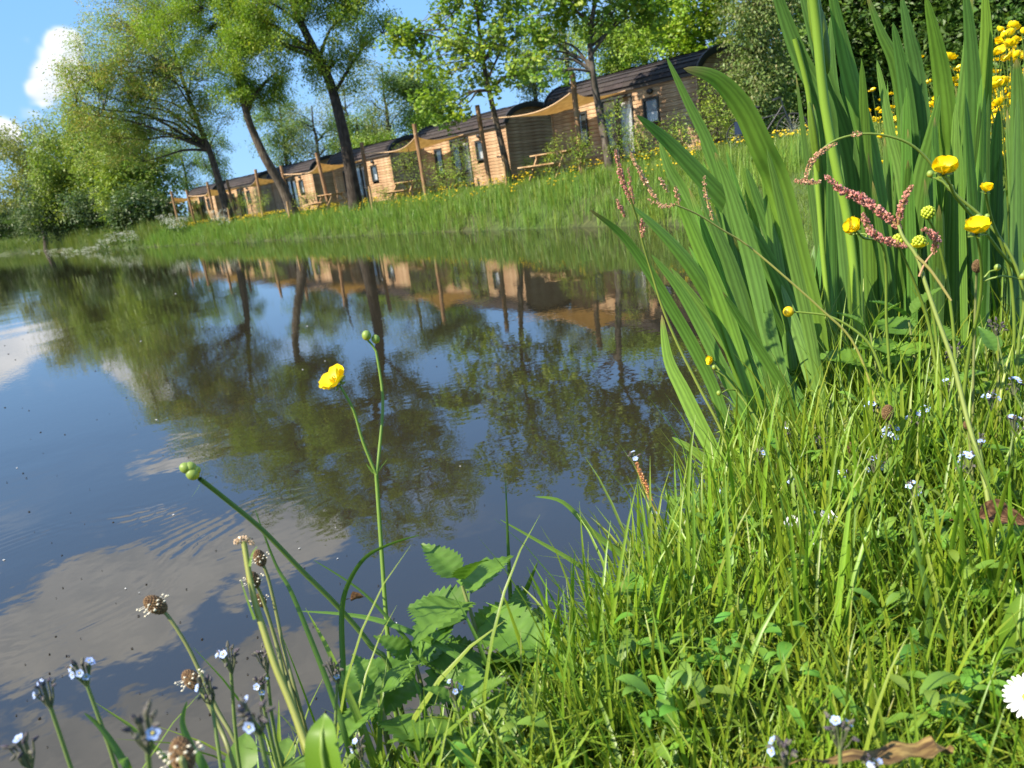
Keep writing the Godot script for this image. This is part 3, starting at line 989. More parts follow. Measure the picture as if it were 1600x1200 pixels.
func tuft(n: int, tall: float, w: float, spread: float, bend: float, seg: int, m: Material, sd: int, dry := 0.06) -> ArrayMesh:
	rng.seed = sd
	var b := MB.new()
	for k in n:
		var a := rv(0, TAU)
		var r := spread * sqrt(rng.randf())
		var g := rv(0.75, 1.25)
		var c := Color(g * rv(0.85, 1.25), g, g * rv(0.7, 1.2))
		if rng.randf() < dry: c = Color(2.6, 1.35, 2.4)
		blade(b, Vector3(cos(a) * r, -0.01, sin(a) * r), rv(0, TAU), tall * rv(0.5, 1.15), bend * rv(0.15, 1.5), w * rv(0.6, 1.3), seg, c, 0.14, rv(-0.7, 0.7))
	return b.mesh(m)

func scatter(called: String, meshes: Array, n: int, pick: Callable, col: Color, vary: float, label: String, category: String, sd: int) -> void:
	rng.seed = sd
	var xs := []
	var cs := []
	for k in meshes.size():
		xs.append([])
		cs.append([])
	for k in n:
		var q = pick.call()
		if q == null: continue
		var j := rng.randi() % meshes.size()
		var s: float = q[1] * rv(0.7, 1.25)
		var lean := Basis(Vector3(rv(-1, 1), 0, rv(-1, 1)).normalized(), rv(0, 0.22))
		xs[j].append(Transform3D((lean * Basis(Vector3.UP, rv(0, TAU))).scaled(Vector3(s, s * rv(0.8, 1.2), s)), q[0]))
		cs[j].append(tint(col.lerp(Color(0.32, 0.36, 0.045), rng.randf() * rng.randf() * 0.7), vary))
	var top := Node3D.new()
	top.name = numbered(called)
	add_child(top)
	tag(top, label, category, "", "stuff")
	for j in meshes.size():
		if xs[j].size():
			many("blades", meshes[j], xs[j], cs[j], top).set_meta("kind", "stuff")

func banks() -> void:
	var green := Color(0.21, 0.37, 0.035)
	# long grass and reeds at the far waterline
	var reeds := [tuft(10, 0.6, 0.014, 0.14, 0.28, 4, M.grass, 1, 0.04), tuft(9, 0.48, 0.013, 0.14, 0.45, 4, M.grass, 2, 0.06), tuft(10, 0.7, 0.012, 0.16, 0.2, 4, M.grass, 3, 0.04)]
	var along := func(t0: float, t1: float, e0: float, e1: float) -> Variant:
		var t := rv(t0, t1)
		var p := ROW0 + ROWD * t - ROWN * rv(-0.5, 6.0)
		var sd := shore(p.x, p.y)
		if sd < e0 or sd > e1: return null
		return [Vector3(p.x, ground(p.x, p.y, sd), p.y), 1.0]
	scatter("reeds", reeds, 11000, func(): return along.call(-8.0, 40.0, -0.12, 1.3), Color(0.22, 0.41, 0.065), 0.2, "tall green reeds along the far waterline", "reeds", 101)
	scatter("reeds", reeds, 7000, func():
		var q = along.call(40.0, 150.0, -0.1, 2.5)
		return null if q == null else [q[0], 1.35], Color(0.16, 0.25, 0.05), 0.2, "tall pale reeds along the far waterline past the cabins", "reeds", 102)
	var lawn := [tuft(14, 0.13, 0.009, 0.18, 0.6, 3, M.grass, 5), tuft(14, 0.18, 0.008, 0.2, 0.5, 3, M.grass, 6)]
	scatter("lawn", lawn, 16000, func():
		var p := ROW0 + ROWD * rv(-14.0, 48.0) - ROWN * rv(-4.0, 6.0)
		var sd := shore(p.x, p.y)
		return null if sd < 1.1 else [Vector3(p.x, ground(p.x, p.y, sd), p.y), 1.0], green, 0.2, "mown green grass in front of the cabins", "grass", 103)
	scatter("lawn", lawn, 6000, func():
		var p := ROW0 + ROWD * rv(48.0, 140.0) - ROWN * rv(-10.0, 6.0)
		var sd := shore(p.x, p.y)
		return null if sd < 1.5 else [Vector3(p.x, ground(p.x, p.y, sd), p.y), 2.0], green, 0.2, "rough green grass at the edge of the far wood", "grass", 104)
	# the grassy shore where the pond bends away past the wood
	scatter("long_grass", reeds, 5000, func():
		var k := rng.randi_range(24, 27)
		var p := pond[k].lerp(pond[k + 1], rng.randf()) + Vector2(rv(-4, 6), rv(-7, 2))
		var sd := shore(p.x, p.y)
		return null if sd < -0.1 or sd > 6.0 else [Vector3(p.x, ground(p.x, p.y, sd), p.y), 1.9], Color(0.17, 0.26, 0.05), 0.2, "long pale grass along the shore before the far wood", "grass", 108)
	# the bank that runs round to the right
	var rough := [tuft(10, 0.42, 0.008, 0.12, 0.6, 4, M.grass, 7), tuft(10, 0.5, 0.007, 0.14, 0.8, 4, M.grass, 8, 0.12)]
	scatter("long_grass", rough, 15000, func():
		var d := pow(rng.randf(), 0.7) * 20.0 + 2.2
		var a := deg_to_rad(rv(8.0, 62.0))
		var x := sin(a) * d
		var z := -cos(a) * d
		var sd := shore(x, z)
		return null if sd < 0.05 else [Vector3(x, ground(x, z, sd), z), 0.5 + 0.006 * d], Color(0.17, 0.30, 0.045), 0.22, "long rough grass on the bank behind the sword-leaved clump", "grass", 105)
	# the bank underfoot
	var fine := []
	for k in 5:
		fine.append(tuft(6, [0.10, 0.125, 0.16, 0.12, 0.21][k], [0.0023, 0.0028, 0.004, 0.0019, 0.005][k], 0.035, [0.9, 0.7, 0.8, 1.2, 0.6][k], 6, M.grass, 20 + k, 0.09))
	scatter("meadow_grass", fine, 27000, func():
		var d := 0.34 + pow(rng.randf(), 0.8) * 1.9
		var a := deg_to_rad(rv(-52.0, 64.0))
		var x := sin(a) * d
		var z := -cos(a) * d
		var sd := shore(x, z)
		if sd < 0.04 or (x < -0.16 and rng.randf() < 0.1 - (x + 0.16) * 3.0) or (x < -0.42): return null
		return [Vector3(x, ground(x, z, sd), z), (0.76 if x > 0.0 else 0.66) * (0.75 if d < 0.5 else 1.0)], Color(0.215, 0.375, 0.03), 0.26, "bright green meadow grass on the near bank", "grass", 106)
	var short := [tuft(14, 0.06, 0.0032, 0.03, 0.9, 4, M.grass, 31), tuft(14, 0.08, 0.0035, 0.035, 1.0, 4, M.grass, 32, 0.1)]
	scatter("meadow_grass", short, 7000, func():
		var d := 0.25 + pow(rng.randf(), 0.7) * 1.6
		var a := deg_to_rad(rv(-75.0, 80.0))
		var x := sin(a) * d
		var z := -cos(a) * d
		var sd := shore(x, z)
		return null if sd < 0.06 else [Vector3(x, ground(x, z, sd), z), 1.0], Color(0.22, 0.36, 0.03), 0.25, "short dense undergrowth of grass on the near bank", "grass", 107)
	# taller, looser grass at the very edge before the water
	var edge := [tuft(3, 0.26, 0.0045, 0.04, 0.7, 7, M.grass, 41, 0.1), tuft(3, 0.2, 0.0055, 0.04, 0.9, 7, M.grass, 42, 0.05), tuft(4, 0.17, 0.003, 0.05, 0.6, 7, M.grass, 43, 0.15)]
	scatter("meadow_grass", edge, 260, func():
		var x := rv(-0.42, 0.12)
		var z := rv(-0.95, -0.32)
		var sd := shore(x, z)
		if Vector2(x, z).length() < 0.42: return null
		return null if sd < 0.06 or sd > 0.5 else [Vector3(x, ground(x, z, sd), z), 0.8], Color(0.17, 0.33, 0.03), 0.24, "loose tall grass on the brink of the near bank", "grass", 110)
	scatter("meadow_grass", edge, 170, func():
		var x := rv(-0.36, -0.06)
		var z := rv(-0.6, -0.43)
		var sd := shore(x, z)
		return null if sd < 0.06 else [Vector3(x, ground(x, z, sd), z), 0.95], Color(0.19, 0.35, 0.03), 0.24, "tall thin grass among the forget-me-nots on the brink", "grass", 112)
	# small mixed weeds under the grass
	var weeds := []
	for q in 3:
		rng.seed = 60 + q
		var wb := MB.new()
		for k in 7:
			var root := Vector3(rv(-0.02, 0.02), rv(0.01, 0.05), rv(-0.02, 0.02))
			var out := Vector3(cos(k * 2.4), rv(0.1, 0.9), sin(k * 2.4)).normalized()
			var l := rv(0.010, 0.024)
			var g := rv(0.75, 1.25)
			var pts := []
			var ws := []
			for j in 7:
				var u := j / 6.0
				pts.append(root + out * l * u + Vector3(0, l * (0.5 * u - 0.7 * u * u), 0))
				ws.append(l * (0.36 if q else 0.24) * pow(sin(PI * pow(u, 0.8)), 0.8) + 0.0004)
			wb.ribbon(pts, ws, [out.cross(Vector3.UP).normalized()], 0.1, Color(g * rv(0.8, 1.2), g, g))
		weeds.append(wb.mesh(M.leaf))
	scatter("ground_weeds", weeds, 1700, func():
		var d := 0.4 + pow(rng.randf(), 0.8) * 1.5
		var a := deg_to_rad(rv(-45.0, 64.0))
		var x := sin(a) * d
		var z := -cos(a) * d
		var sd := shore(x, z)
		return null if sd < 0.05 or x < -0.4 else [Vector3(x, ground(x, z, sd) + rv(0.0, 0.05), z), 1.0], Color(0.14, 0.29, 0.03), 0.3, "small mixed weeds between the blades of the near bank", "weeds", 109)
	# the turf round the photographer
	scatter("meadow_grass", short, 5200, func():
		var x := rv(-1.0, 1.6)
		var z := rv(-0.42, 0.9)
		var sd := shore(x, z)
		return null if sd < 0.05 else [Vector3(x, ground(x, z, sd), z), 1.0], Color(0.2, 0.35, 0.03), 0.25, "short trodden turf at the top of the near bank", "grass", 111)
	# buttercups dotted over the far lawn
	var fb := MB.new()
	fb.ball(Vector3(0, 0, 0), Vector3(0.022, 0.012, 0.022), 4, Color(0.85, 0.6, 0.01))
	fb.tube([Vector3(0, -0.4, 0), Vector3.ZERO], [0.003, 0.003], 3, Color(0.1, 0.2, 0.02))
	rng.seed = 9
	var xs := []
	var cl := FastNoiseLite.new()
	cl.frequency = 0.45
	for k in 9000:
		var p := ROW0 + ROWD * rv(-6.0, 75.0) - ROWN * rv(-0.5, 4.2)
		var sd := shore(p.x, p.y)
		if sd < 0.9 or cl.get_noise_2d(p.x, p.y) < 0.06: continue
		xs.append(Transform3D(Basis().scaled(Vector3.ONE * rv(0.9, 1.6)), Vector3(p.x, ground(p.x, p.y, sd) + rv(0.2, 0.36), p.y)))
	tag(many("buttercup_flowers", fb.mesh(M.petal), xs, [Color.WHITE]), "yellow buttercups dotted over the grass before the cabins", "flowers", "", "stuff")

func shrubs() -> void:
	# airy shrubs planted before the cabins
	var g := "young shrubs before the cabin walls"
	var k := 0
	for a in [[640, 262, 34, 36, 30.5, 300], [722, 262, 30, 46, 27.0, 298], [690, 275, 26, 26, 28.0, 300], [905, 245, 18, 40, 22.3, 275], [868, 250, 14, 34, 23.6, 280], [1000, 228, 22, 34, 20.6, 262], [1055, 215, 24, 36, 20.0, 258], [965, 205, 14, 50, 21.0, 265], [1120, 175, 30, 60, 20.4, 255], [480, 312, 22, 18, 38.0, 330], [392, 318, 16, 22, 44.0, 340], [410, 315, 12, 18, 42.0, 338], [375, 320, 12, 16, 46.0, 342], [300, 325, 16, 16, 58.0, 346], [835, 262, 20, 14, 26.0, 280], [600, 300, 16, 14, 32.0, 318]]:
		var tell: String = ["broad shrub at the shaded end of the third cabin", "tall leafy shrub before the glazed door of the second cabin", "loose shrub between the second and the third cabin's posts", "thin shrub climbing beside the nearest awning post", "thin shrub at the far corner of the nearest cabin", "shrub before the glazed door of the nearest cabin", "shrub under the small window of the nearest cabin", "slim shrub behind the slender grey maple's trunk", "tall loose shrub at the shaded end of the nearest cabin", "bright shrub behind the picnic table past the ivy-clad trunk", "narrow shrub before the fifth cabin's windows", "small shrub close to the sharply leaning grey trunk", "small shrub by the wide sparse tree's foot", "shrub under the last sail, among cow parsley", "low dark shrub between nearest picnic table and cabin end", "low shrub at the lit corner of the third cabin"][k]
		k += 1
		var d: float = a[4]
		tree("shrub", tell, {seed = 200 + k, trunk = trace([[a[0] + 4, a[5]], [a[0] + 2, a[1] + a[3] * 0.5], [a[0], a[1]], [a[0] - 2, a[1] - a[3] * 0.8]], d), r0 = 0.02, r1 = 0.006, clump = clumps.sparse, col = Color(0.2, 0.27, 0.03), col2 = Color(0.13, 0.22, 0.025), per = 2, gap = -0.25, fork = 0.0, size = 0.62, spread = 0.2, blobs = [blob(a[0], a[1], a[2], a[3], d, int(16 + a[2] * a[3] * 0.042))]}, "shrub", g)
	# cow parsley where the grass meets the far wood
	var stems := MB.new()
	var heads := MB.new()
	rng.seed = 44
	for s in 16:
		var top := Vector3(rv(-0.5, 0.5), rv(0.7, 1.25), rv(-0.5, 0.5))
		stems.tube([Vector3(top.x * 0.3, -0.1, top.z * 0.3), Vector3(top.x * 0.6, top.y * 0.6, top.z * 0.6), top], [0.008, 0.006, 0.004], 4, Color(0.12, 0.19, 0.04))
		for q in 14:
			var o := Vector3(rv(-0.13, 0.13), rv(-0.14, 0.05), rv(-0.13, 0.13))
			heads.ball(top + o, Vector3(0.022, 0.01, 0.022), 4, Color(0.68, 0.7, 0.6))
	for s in 30:
		var p := Vector3(rv(-0.6, 0.6), rv(0.1, 0.7), rv(-0.6, 0.6))
		blade(stems, p, rv(0, TAU), 0.3, 1.4, 0.09, 3, Color(0.09, 0.16, 0.025))
	var proto := thing("cow_parsley", "frothy white cow parsley at the grass edge by the far wood", "plant", standing(155, 360, 62.0), "cow parsley plants")
	part("stems", stems.mesh(M.leaf), proto)
	part("flower_heads", heads.mesh(M.petal), proto)
	for a in [[130, 64.0], [175, 61.0], [95, 72.0], [70, 80.0], [200, 57.0], [270, 52.0], [262, 55.0], [285, 50.0], [352, 44.0], [345, 46.0], [115, 68.0], [45, 90.0], [150, 58.0], [185, 66.0]]:
		copy_of(proto, "cow_parsley", standing(a[0], 360, a[1]), rv(0, TAU), rv(0.6, 1.1))

# ------------------------------------------------------------------ plants at the photographer's feet
func px_path(pts: Array, d0: float, d1: float) -> Array:     # first point is the tip
	var o := []
	for k in pts.size():
		o.append(near(pts[k][0], pts[k][1], lerpf(d1, d0, float(k) / (pts.size() - 1))))
	return o

func sword_leaf(parent: Node3D, pts: Array, w: float, col: Color, turn: float) -> void:
	# pts run from the tip to the base, in metres
	var path := smooth_path(pts, 5)
	path.reverse()
	var ws := []
	var cols := []
	var sides := []
	var n := path.size()
	var loc := []
	var withered := rv(0.86, 0.99) if rng.randf() < 0.45 else 2.0
	for k in n:
		var u := float(k) / (n - 1)
		loc.append(path[k] - parent.position)
		ws.append(w * (0.72 + 0.28 * minf(1.0, u * 2.2)) * pow(maxf(0.0, 1.0 - pow(u, 3.4)), 0.75) + 0.0004)
		var t: Vector3 = (path[mini(k + 1, n - 1)] - path[maxi(k - 1, 0)]).normalized()
		var flat := t.cross((path[k] - EYE).normalized()).normalized()
		sides.append(flat.rotated(t, turn * (0.6 + 0.4 * u)))
		cols.append(col.lerp(Color(0.36, 0.27, 0.10), smoothstep(withered, 1.0, u)) if u > withered else col)
	var b := MB.new()
	b.ribbon(loc, ws, sides, 0.09, cols)
	part("leaf", b.mesh(M.iris), parent)

func iris() -> void:
	rng.seed = 900
	var plants := []
	var label := ["clump of arching sword leaves leaning out over the water", "upright clump of sword leaves around the pale flower stalk", "upright clump of sword leaves behind the pink sorrel", "upright clump of sword leaves beside the massed yellow flowers"]
	for a in [[1215, 640, 1.10], [1340, 520, 1.30], [1430, 500, 1.42], [1530, 490, 1.5]]:
		var p := near(a[0], a[1], a[2])
		plants.append(thing("yellow_flag", label[plants.size()], "plant", Vector3(p.x, ground(p.x, p.z), p.z), "sword-leaved yellow flag plants"))
	# [plant, width in pixels, distance at base, at tip, points from tip to base]
	var leaves := [
		[0, 42, 1.12, 0.98, [[1068, 107], [1118, 122], [1160, 168], [1192, 235], [1216, 290], [1246, 400], [1275, 520], [1285, 640]]],
		[0, 19, 1.05, 1.0, [[1041, 88], [1075, 160], [1105, 222], [1130, 300], [1152, 420], [1190, 580], [1215, 690]]],
		[0, 28, 1.10, 0.96, [[995, 180], [1040, 218], [1090, 270], [1140, 325], [1190, 395], [1235, 490], [1262, 650]]],
		[0, 19, 1.06, 0.92, [[922, 328], [970, 365], [1010, 418], [1048, 480], [1085, 545], [1120, 620], [1150, 720], [1165, 790]]],
		[0, 24, 1.06, 0.95, [[988, 322], [1040, 370], [1085, 425], [1122, 492], [1162, 600], [1195, 700]]],
		[0, 20, 1.02, 0.95, [[1018, 398], [1060, 450], [1095, 510], [1130, 580], [1165, 645], [1198, 720]]],
		[0, 23, 0.98, 0.98, [[1034, 492], [1044, 560], [1068, 612], [1096, 670], [1126, 725], [1160, 790]]],
		[0, 16, 0.97, 0.95, [[1050, 683], [1085, 705], [1122, 737], [1152, 765], [1172, 800]]],
		[0, 22, 1.10, 1.05, [[1031, 222], [1045, 262], [1068, 305], [1102, 385], [1150, 485], [1205, 660]]],
		[0, 18, 1.14, 1.10, [[1095, 222], [1112, 255], [1138, 305], [1172, 375], [1216, 475], [1250, 620]]],
		[0, 20, 1.16, 1.12, [[1166, 262], [1186, 320], [1210, 380], [1242, 460], [1268, 600]]],
		[0, 26, 1.04, 1.0, [[1117, 238], [1137, 285], [1158, 350], [1177, 418], [1198, 508], [1222, 600], [1240, 690]]],
		[0, 24, 1.04, 0.98, [[1050, 290], [1068, 328], [1096, 395], [1124, 462], [1148, 532], [1182, 640], [1207, 720]]],
		[0, 26, 1.05, 1.0, [[1090, 290], [1117, 355], [1138, 407], [1156, 462], [1175, 526], [1198, 610], [1222, 700]]],
		[0, 20, 1.08, 1.04, [[1130, 330], [1150, 390], [1178, 460], [1205, 540], [1230, 650]]],
		[0, 24, 1.1, 1.08, [[1200, 330], [1215, 400], [1232, 470], [1245, 560], [1252, 660]]],
		[1, 28, 1.28, 1.2, [[1203, -45], [1222, 15], [1250, 90], [1288, 165], [1298, 240], [1310, 380], [1325, 520]]],
		[1, 26, 1.3, 1.24, [[1245, -40], [1275, 70], [1302, 155], [1328, 245], [1338, 350], [1348, 520]]],
		[1, 30, 1.3, 1.22, [[1292, -50], [1310, 40], [1327, 115], [1348, 195], [1364, 265], [1384, 400], [1390, 540]]],
		[1, 20, 1.36, 1.34, [[1300, 20], [1298, 90], [1306, 170], [1330, 300], [1352, 420], [1360, 540]]],
		[1, 24, 1.3, 1.28, [[1313, 115], [1330, 180], [1352, 270], [1370, 360], [1380, 520]]],
		[2, 21, 1.42, 1.36, [[1354, -10], [1376, 50], [1396, 92], [1408, 145], [1416, 220], [1424, 300], [1430, 520]]],
		[2, 22, 1.4, 1.34, [[1395, 35], [1406, 90], [1416, 150], [1424, 222], [1432, 330], [1440, 520]]],
		[2, 24, 1.45, 1.4, [[1408, -8], [1421, 60], [1431, 112], [1441, 200], [1446, 300], [1450, 520]]],
		[2, 30, 1.4, 1.3, [[1446, -8], [1461, 60], [1472, 122], [1480, 200], [1481, 262], [1472, 400], [1464, 520]]],
		[2, 25, 1.45, 1.42, [[1432, 58], [1433, 130], [1431, 200], [1434, 300], [1440, 520]]],
		[2, 26, 1.35, 1.3, [[1468, 148], [1455, 212], [1441, 270], [1430, 340], [1424, 420], [1420, 540]]],
		[2, 16, 1.42, 1.42, [[1370, 94], [1381, 150], [1392, 212], [1407, 275], [1420, 400], [1424, 520]]],
		[3, 25, 1.5, 1.42, [[1507, -25], [1516, 60], [1521, 150], [1519, 250], [1516, 400], [1510, 540]]],
		[3, 24, 1.52, 1.46, [[1538, -25], [1541, 60], [1536, 150], [1531, 250], [1527, 400], [1522, 520]]],
		[3, 24, 1.45, 1.4, [[1588, 92], [1591, 150], [1593, 250], [1591, 350], [1582, 520]]],
		[3, 18, 1.55, 1.5, [[1518, -10], [1512, 80], [1505, 160], [1500, 250], [1500, 500]]],
		[3, 20, 1.55, 1.5, [[1560, 170], [1556, 240], [1555, 330], [1556, 500]]],
	]
	for l in leaves:
		var pts := px_path(l[4], l[2], l[3])
		var c := [Color(0.16, 0.32, 0.06), Color(0.125, 0.265, 0.06), Color(0.21, 0.38, 0.05)][rng.randi() % 3] as Color
		sword_leaf(plants[l[0]], pts, minf(l[1], 36) * lerpf(l[2], l[3], 0.5) / F * (1.05 if l[0] == 0 else 0.92), tint(c, 0.1), rv(-0.5, 0.5))
	# the fill of the clumps, leaves behind the traced ones
	for k in 120:
		var x := rv(1225, 1600)
		var d := rv(1.25, 1.75)
		var pl := 0 if x < 1290 else 1 if x < 1390 else 2 if x < 1480 else 3
		var high := rv(90, 340) if x > 1290 else rv(330, 440)
		var lean := rv(-50, 26) if x < 1400 else rv(-28, 22)
		var pts := px_path([[x + lean, high], [x + lean * 0.62, lerpf(high, 560, 0.33)], [x + lean * 0.25, lerpf(high, 560, 0.66)], [x, 560]], d, d - rv(-0.04, 0.1))
		sword_leaf(plants[pl], pts, rv(0.012, 0.021), tint(Color(0.125, 0.265, 0.045), 0.22), rv(-1.0, 1.0))
	for k in 34:
		var x := rv(1195, 1300)
		var d := rv(1.02, 1.25)
		var lean := rv(-190, -30)
		var high := rv(230, 480)
		var pts := px_path([[x + lean, high], [x + lean * 0.66, lerpf(high, 690, 0.3)], [x + lean * 0.3, lerpf(high, 690, 0.64)], [x, 690]], d, d - rv(-0.05, 0.12))
		sword_leaf(plants[0], pts, rv(0.013, 0.022), tint(Color(0.175, 0.345, 0.06), 0.2), rv(-1.0, 1.0))
	# flower stalks with sheathed buds
	for s in [[1, [[1268, -30], [1276, 40], [1288, 160], [1308, 270], [1322, 330], [1334, 420], [1342, 540]], 0.0062, 1.22], [1, [[1242, 60], [1262, 138], [1269, 200], [1276, 270], [1286, 400], [1300, 540]], 0.0038, 1.26]]:
		var pl: Node3D = plants[s[0]]
		var path := smooth_path(px_path(s[1], s[3], s[3] - 0.04), 3)
		var loc := []
		var rad := []
		for p in path:
			loc.append(p - pl.position)
			rad.append(s[2])
		var b := MB.new()
		b.tube(loc, rad, 8, Color(0.17, 0.29, 0.025))
		part("flower_stalk", b.mesh(M.stem), pl)
		for q in [[1275, 30, 0.017, 0.055], [1286, 62, 0.014, 0.045], [1272, 215, 0.011, 0.05]]:
			var bud := MB.new()
			bud.ball(near(q[0], q[1], s[3] - 0.01) - pl.position, Vector3(q[2] * 0.55, q[3], q[2] * 0.5), 8, Color(0.18, 0.30, 0.025), Basis(Vector3(0, 0, 1), 0.12))
			if s[2] > 0.005: part("bud", bud.mesh(M.iris), pl)
	# far clumps of the same plant at the other waterline
	var pb := thing("yellow_flag", "dark tuft of sword leaves standing at the far waterline", "plant", standing(745, 340, 21.5), "far sword-leaf tufts")
	for k in 26:
		var b := MB.new()
		blade(b, Vector3(rv(-0.35, 0.35), -0.05, rv(-0.2, 0.2)), rv(0, TAU), rv(0.6, 0.95), rv(0.1, 0.5), 0.03, 4, Color(0.06, 0.15, 0.04))
		part("leaf", b.mesh(M.iris), pb)
	copy_of(pb, "yellow_flag", standing(388, 360, 36.0), 1.0, 1.4)

# --- small flowers
var fl := {}
func flower_meshes() -> void:
	# a buttercup petal, its base at the origin, opening along +x
	var p := MB.new()
	var rs := []
	for r in 6:
		var u := r / 5.0
		var line := PackedVector3Array()
		var w := 0.0122 * sin(PI * (0.10 + 0.68 * u)) * (1.0 if u < 1.0 else 0.8)
		for k in 5:
			var s := (k - 2) / 2.0
			line.append(Vector3(0.0145 * u - 0.0016 * s * s * u, 0.001 + 0.0062 * u * u + 0.0012 * s * s + 0.0004 * sin(s * 5.0 + u * 6.0) * u, s * w * 0.72))
		rs.append(line)
	p.rows(rs, Color(0.86, 0.64, 0.006))
	fl.petal = p.mesh(M.gloss_petal)
	var c := MB.new()
	rng.seed = 6
	for k in 34:
		var a := rv(0, TAU)
		var r := rv(0.0005, 0.004)
		var top := Vector3(cos(a) * r, rv(0.004, 0.0075), sin(a) * r)
		c.tube([Vector3(cos(a) * r * 0.6, 0.001, sin(a) * r * 0.6), top], [0.0003, 0.0003], 3, Color(0.6, 0.5, 0.02))
		c.ball(top, Vector3(0.0006, 0.001, 0.0006), 3, Color(0.7, 0.5, 0.01))
	c.ball(Vector3(0, 0.0025, 0), Vector3(0.0022, 0.0022, 0.0022), 5, Color(0.3, 0.4, 0.02))
	fl.stamens = c.mesh(M.petal)
	var s2 := MB.new()
	for k in 5:
		var b2 := Basis(Vector3.UP, TAU * (k + 0.5) / 5.0)
		s2.quad(b2 * Vector3(0.001, -0.0005, -0.002), b2 * Vector3(0.001, -0.0005, 0.002), b2 * Vector3(0.008, -0.0005, 0.0012), b2 * Vector3(0.008, -0.0005, -0.0012), Color(0.2, 0.28, 0.03))
	fl.sepals = s2.mesh(M.leaf)
	var bd := MB.new()
	bd.ball(Vector3(0, 0.004, 0), Vector3(0.0042, 0.0046, 0.0042), 7, [Color(0.16, 0.24, 0.04), Color(0.17, 0.25, 0.04), Color(0.18, 0.26, 0.04), Color(0.2, 0.28, 0.04), Color(0.24, 0.30, 0.04), Color(0.4, 0.36, 0.03), Color(0.55, 0.42, 0.02), Color(0.6, 0.45, 0.02)])
	fl.bud = bd.mesh(M.stem)
	# a ripening head of carpels
	var ca := MB.new()
	for k in 40:
		var y := 1.0 - 2.0 * (k + 0.5) / 40.0
		var a := k * 2.4
		var d := Vector3(sqrt(1.0 - y * y) * cos(a), y, sqrt(1.0 - y * y) * sin(a))
		ca.ball(d * 0.0034 + Vector3(0, 0.004, 0), Vector3(0.0012, 0.0012, 0.0012), 3, Color(0.35, 0.42, 0.02))
	fl.carpels = ca.mesh(M.stem)
	# forget-me-not: five round lobes and a yellow eye
	var fm := MB.new()
	for k in 5:
		var b := Basis(Vector3.UP, TAU * k / 5.0)
		var mid := b * Vector3(0.0022, 0.0003, 0)
		var prev := b * Vector3(0.0005, 0, -0.0005)
		for q in 7:
			var a := lerpf(-2.4, 2.4, q / 6.0)
			var e := b * (Vector3(0.0022 + cos(a) * 0.0015, 0.0004 + 0.0003 * cos(a), sin(a) * 0.0016))
			fm.tri(mid, prev, e, Color(0.36, 0.47, 0.78))
			prev = e
	fm.ball(Vector3(0, 0.0003, 0), Vector3(0.0008, 0.0005, 0.0008), 4, Color(0.75, 0.6, 0.1))
	fl.blue = fm.mesh(M.petal)
	var fb := MB.new()
	rng.seed = 12
	for k in 5:
		var a := TAU * k / 5.0 + 0.3
		fb.ball(Vector3(cos(a) * 0.0007, 0.0024, sin(a) * 0.0007), Vector3(0.0007, 0.0028, 0.0007), 4, Color(0.13, 0.11, 0.17).lerp(Color(0.2, 0.22, 0.15), rng.randf()), Basis(Vector3(sin(a), 0, -cos(a)), -0.22))
	fl.calyx = fb.mesh(M.dry)
	# ribwort plantain head
	var pl := MB.new()
	rng.seed = 18
	for k in 150:
		var y := 1.0 - 2.0 * (k + 0.5) / 150.0
		var a := k * 2.39996
		var d := Vector3(sqrt(1.0 - y * y) * cos(a), y, sqrt(1.0 - y * y) * sin(a))
		pl.ball(Vector3(d.x * 0.0048, d.y * 0.0085, d.z * 0.0048), Vector3(0.0011, 0.0014, 0.0011), 3, Color(0.17, 0.095, 0.04).lerp(Color(0.36, 0.24, 0.11), rng.randf()))
	fl.plantain = pl.mesh(M.dry)
	var an := MB.new()
	for k in 26:
		var a := rv(0, TAU)
		var y := rv(-0.004, 0.004)
		var d := Vector3(cos(a), rv(-0.2, 0.5), sin(a))
		var from := Vector3(cos(a) * 0.004, y, sin(a) * 0.004)
		var to := from + d * rv(0.003, 0.006)
		an.tube([from, to], [0.00022, 0.00022], 3, Color(0.6, 0.56, 0.45))
		an.ball(to, Vector3(0.0011, 0.0007, 0.0008), 3, Color(0.72, 0.66, 0.5))
	fl.anthers = an.mesh(M.petal)
	# serrated nettle leaf along +x, length 1
	var ne := MB.new()
	var nrs := []
	var teeth := 12
	for r in teeth * 2 + 1:
		var u := r / float(teeth * 2)
		var w := 0.33 * pow(sin(PI * pow(u, 0.62)), 0.9) * (1.0 - 0.25 * u) + 0.004
		var tooth := 0.055 * (1.0 if r % 2 else -0.25) * minf(1.0, w * 5.0)
		var line := PackedVector3Array()
		for k in 9:
			var s := (k - 4) / 4.0
			var edge := absf(s) > 0.99
			var ww := w + (tooth if edge else 0.0)
			var pleat := 0.010 * (1.0 if (r % 4) < 2 else -1.0) * absf(s) * (1.0 - absf(s)) * 4.0
			line.append(Vector3(u + (0.02 * absf(s)) + (0.03 if edge and r % 2 else 0.0), 0.16 * absf(s) * w * 1.8 - 0.32 * u * u + pleat, s * ww))
		nrs.append(line)
	ne.rows(nrs, Color.WHITE)
	fl.nettle_arrays = ne
	# plain ovate leaf along +x, length 1
	var ov := MB.new()
	nrs = []
	for r in 11:
		var u := r / 10.0
		var w := 0.26 * pow(sin(PI * pow(u, 0.75)), 0.8) + 0.006
		var line := PackedVector3Array()
		for k in 7:
			var s := (k - 3) / 3.0
			line.append(Vector3(u, 0.12 * absf(s) * w * 2.0 - 0.25 * u * u + 0.012 * sin(u * 17.0) * absf(s), s * w))
		nrs.append(line)
	ov.rows(nrs, Color.WHITE)
	fl.ovate = ov

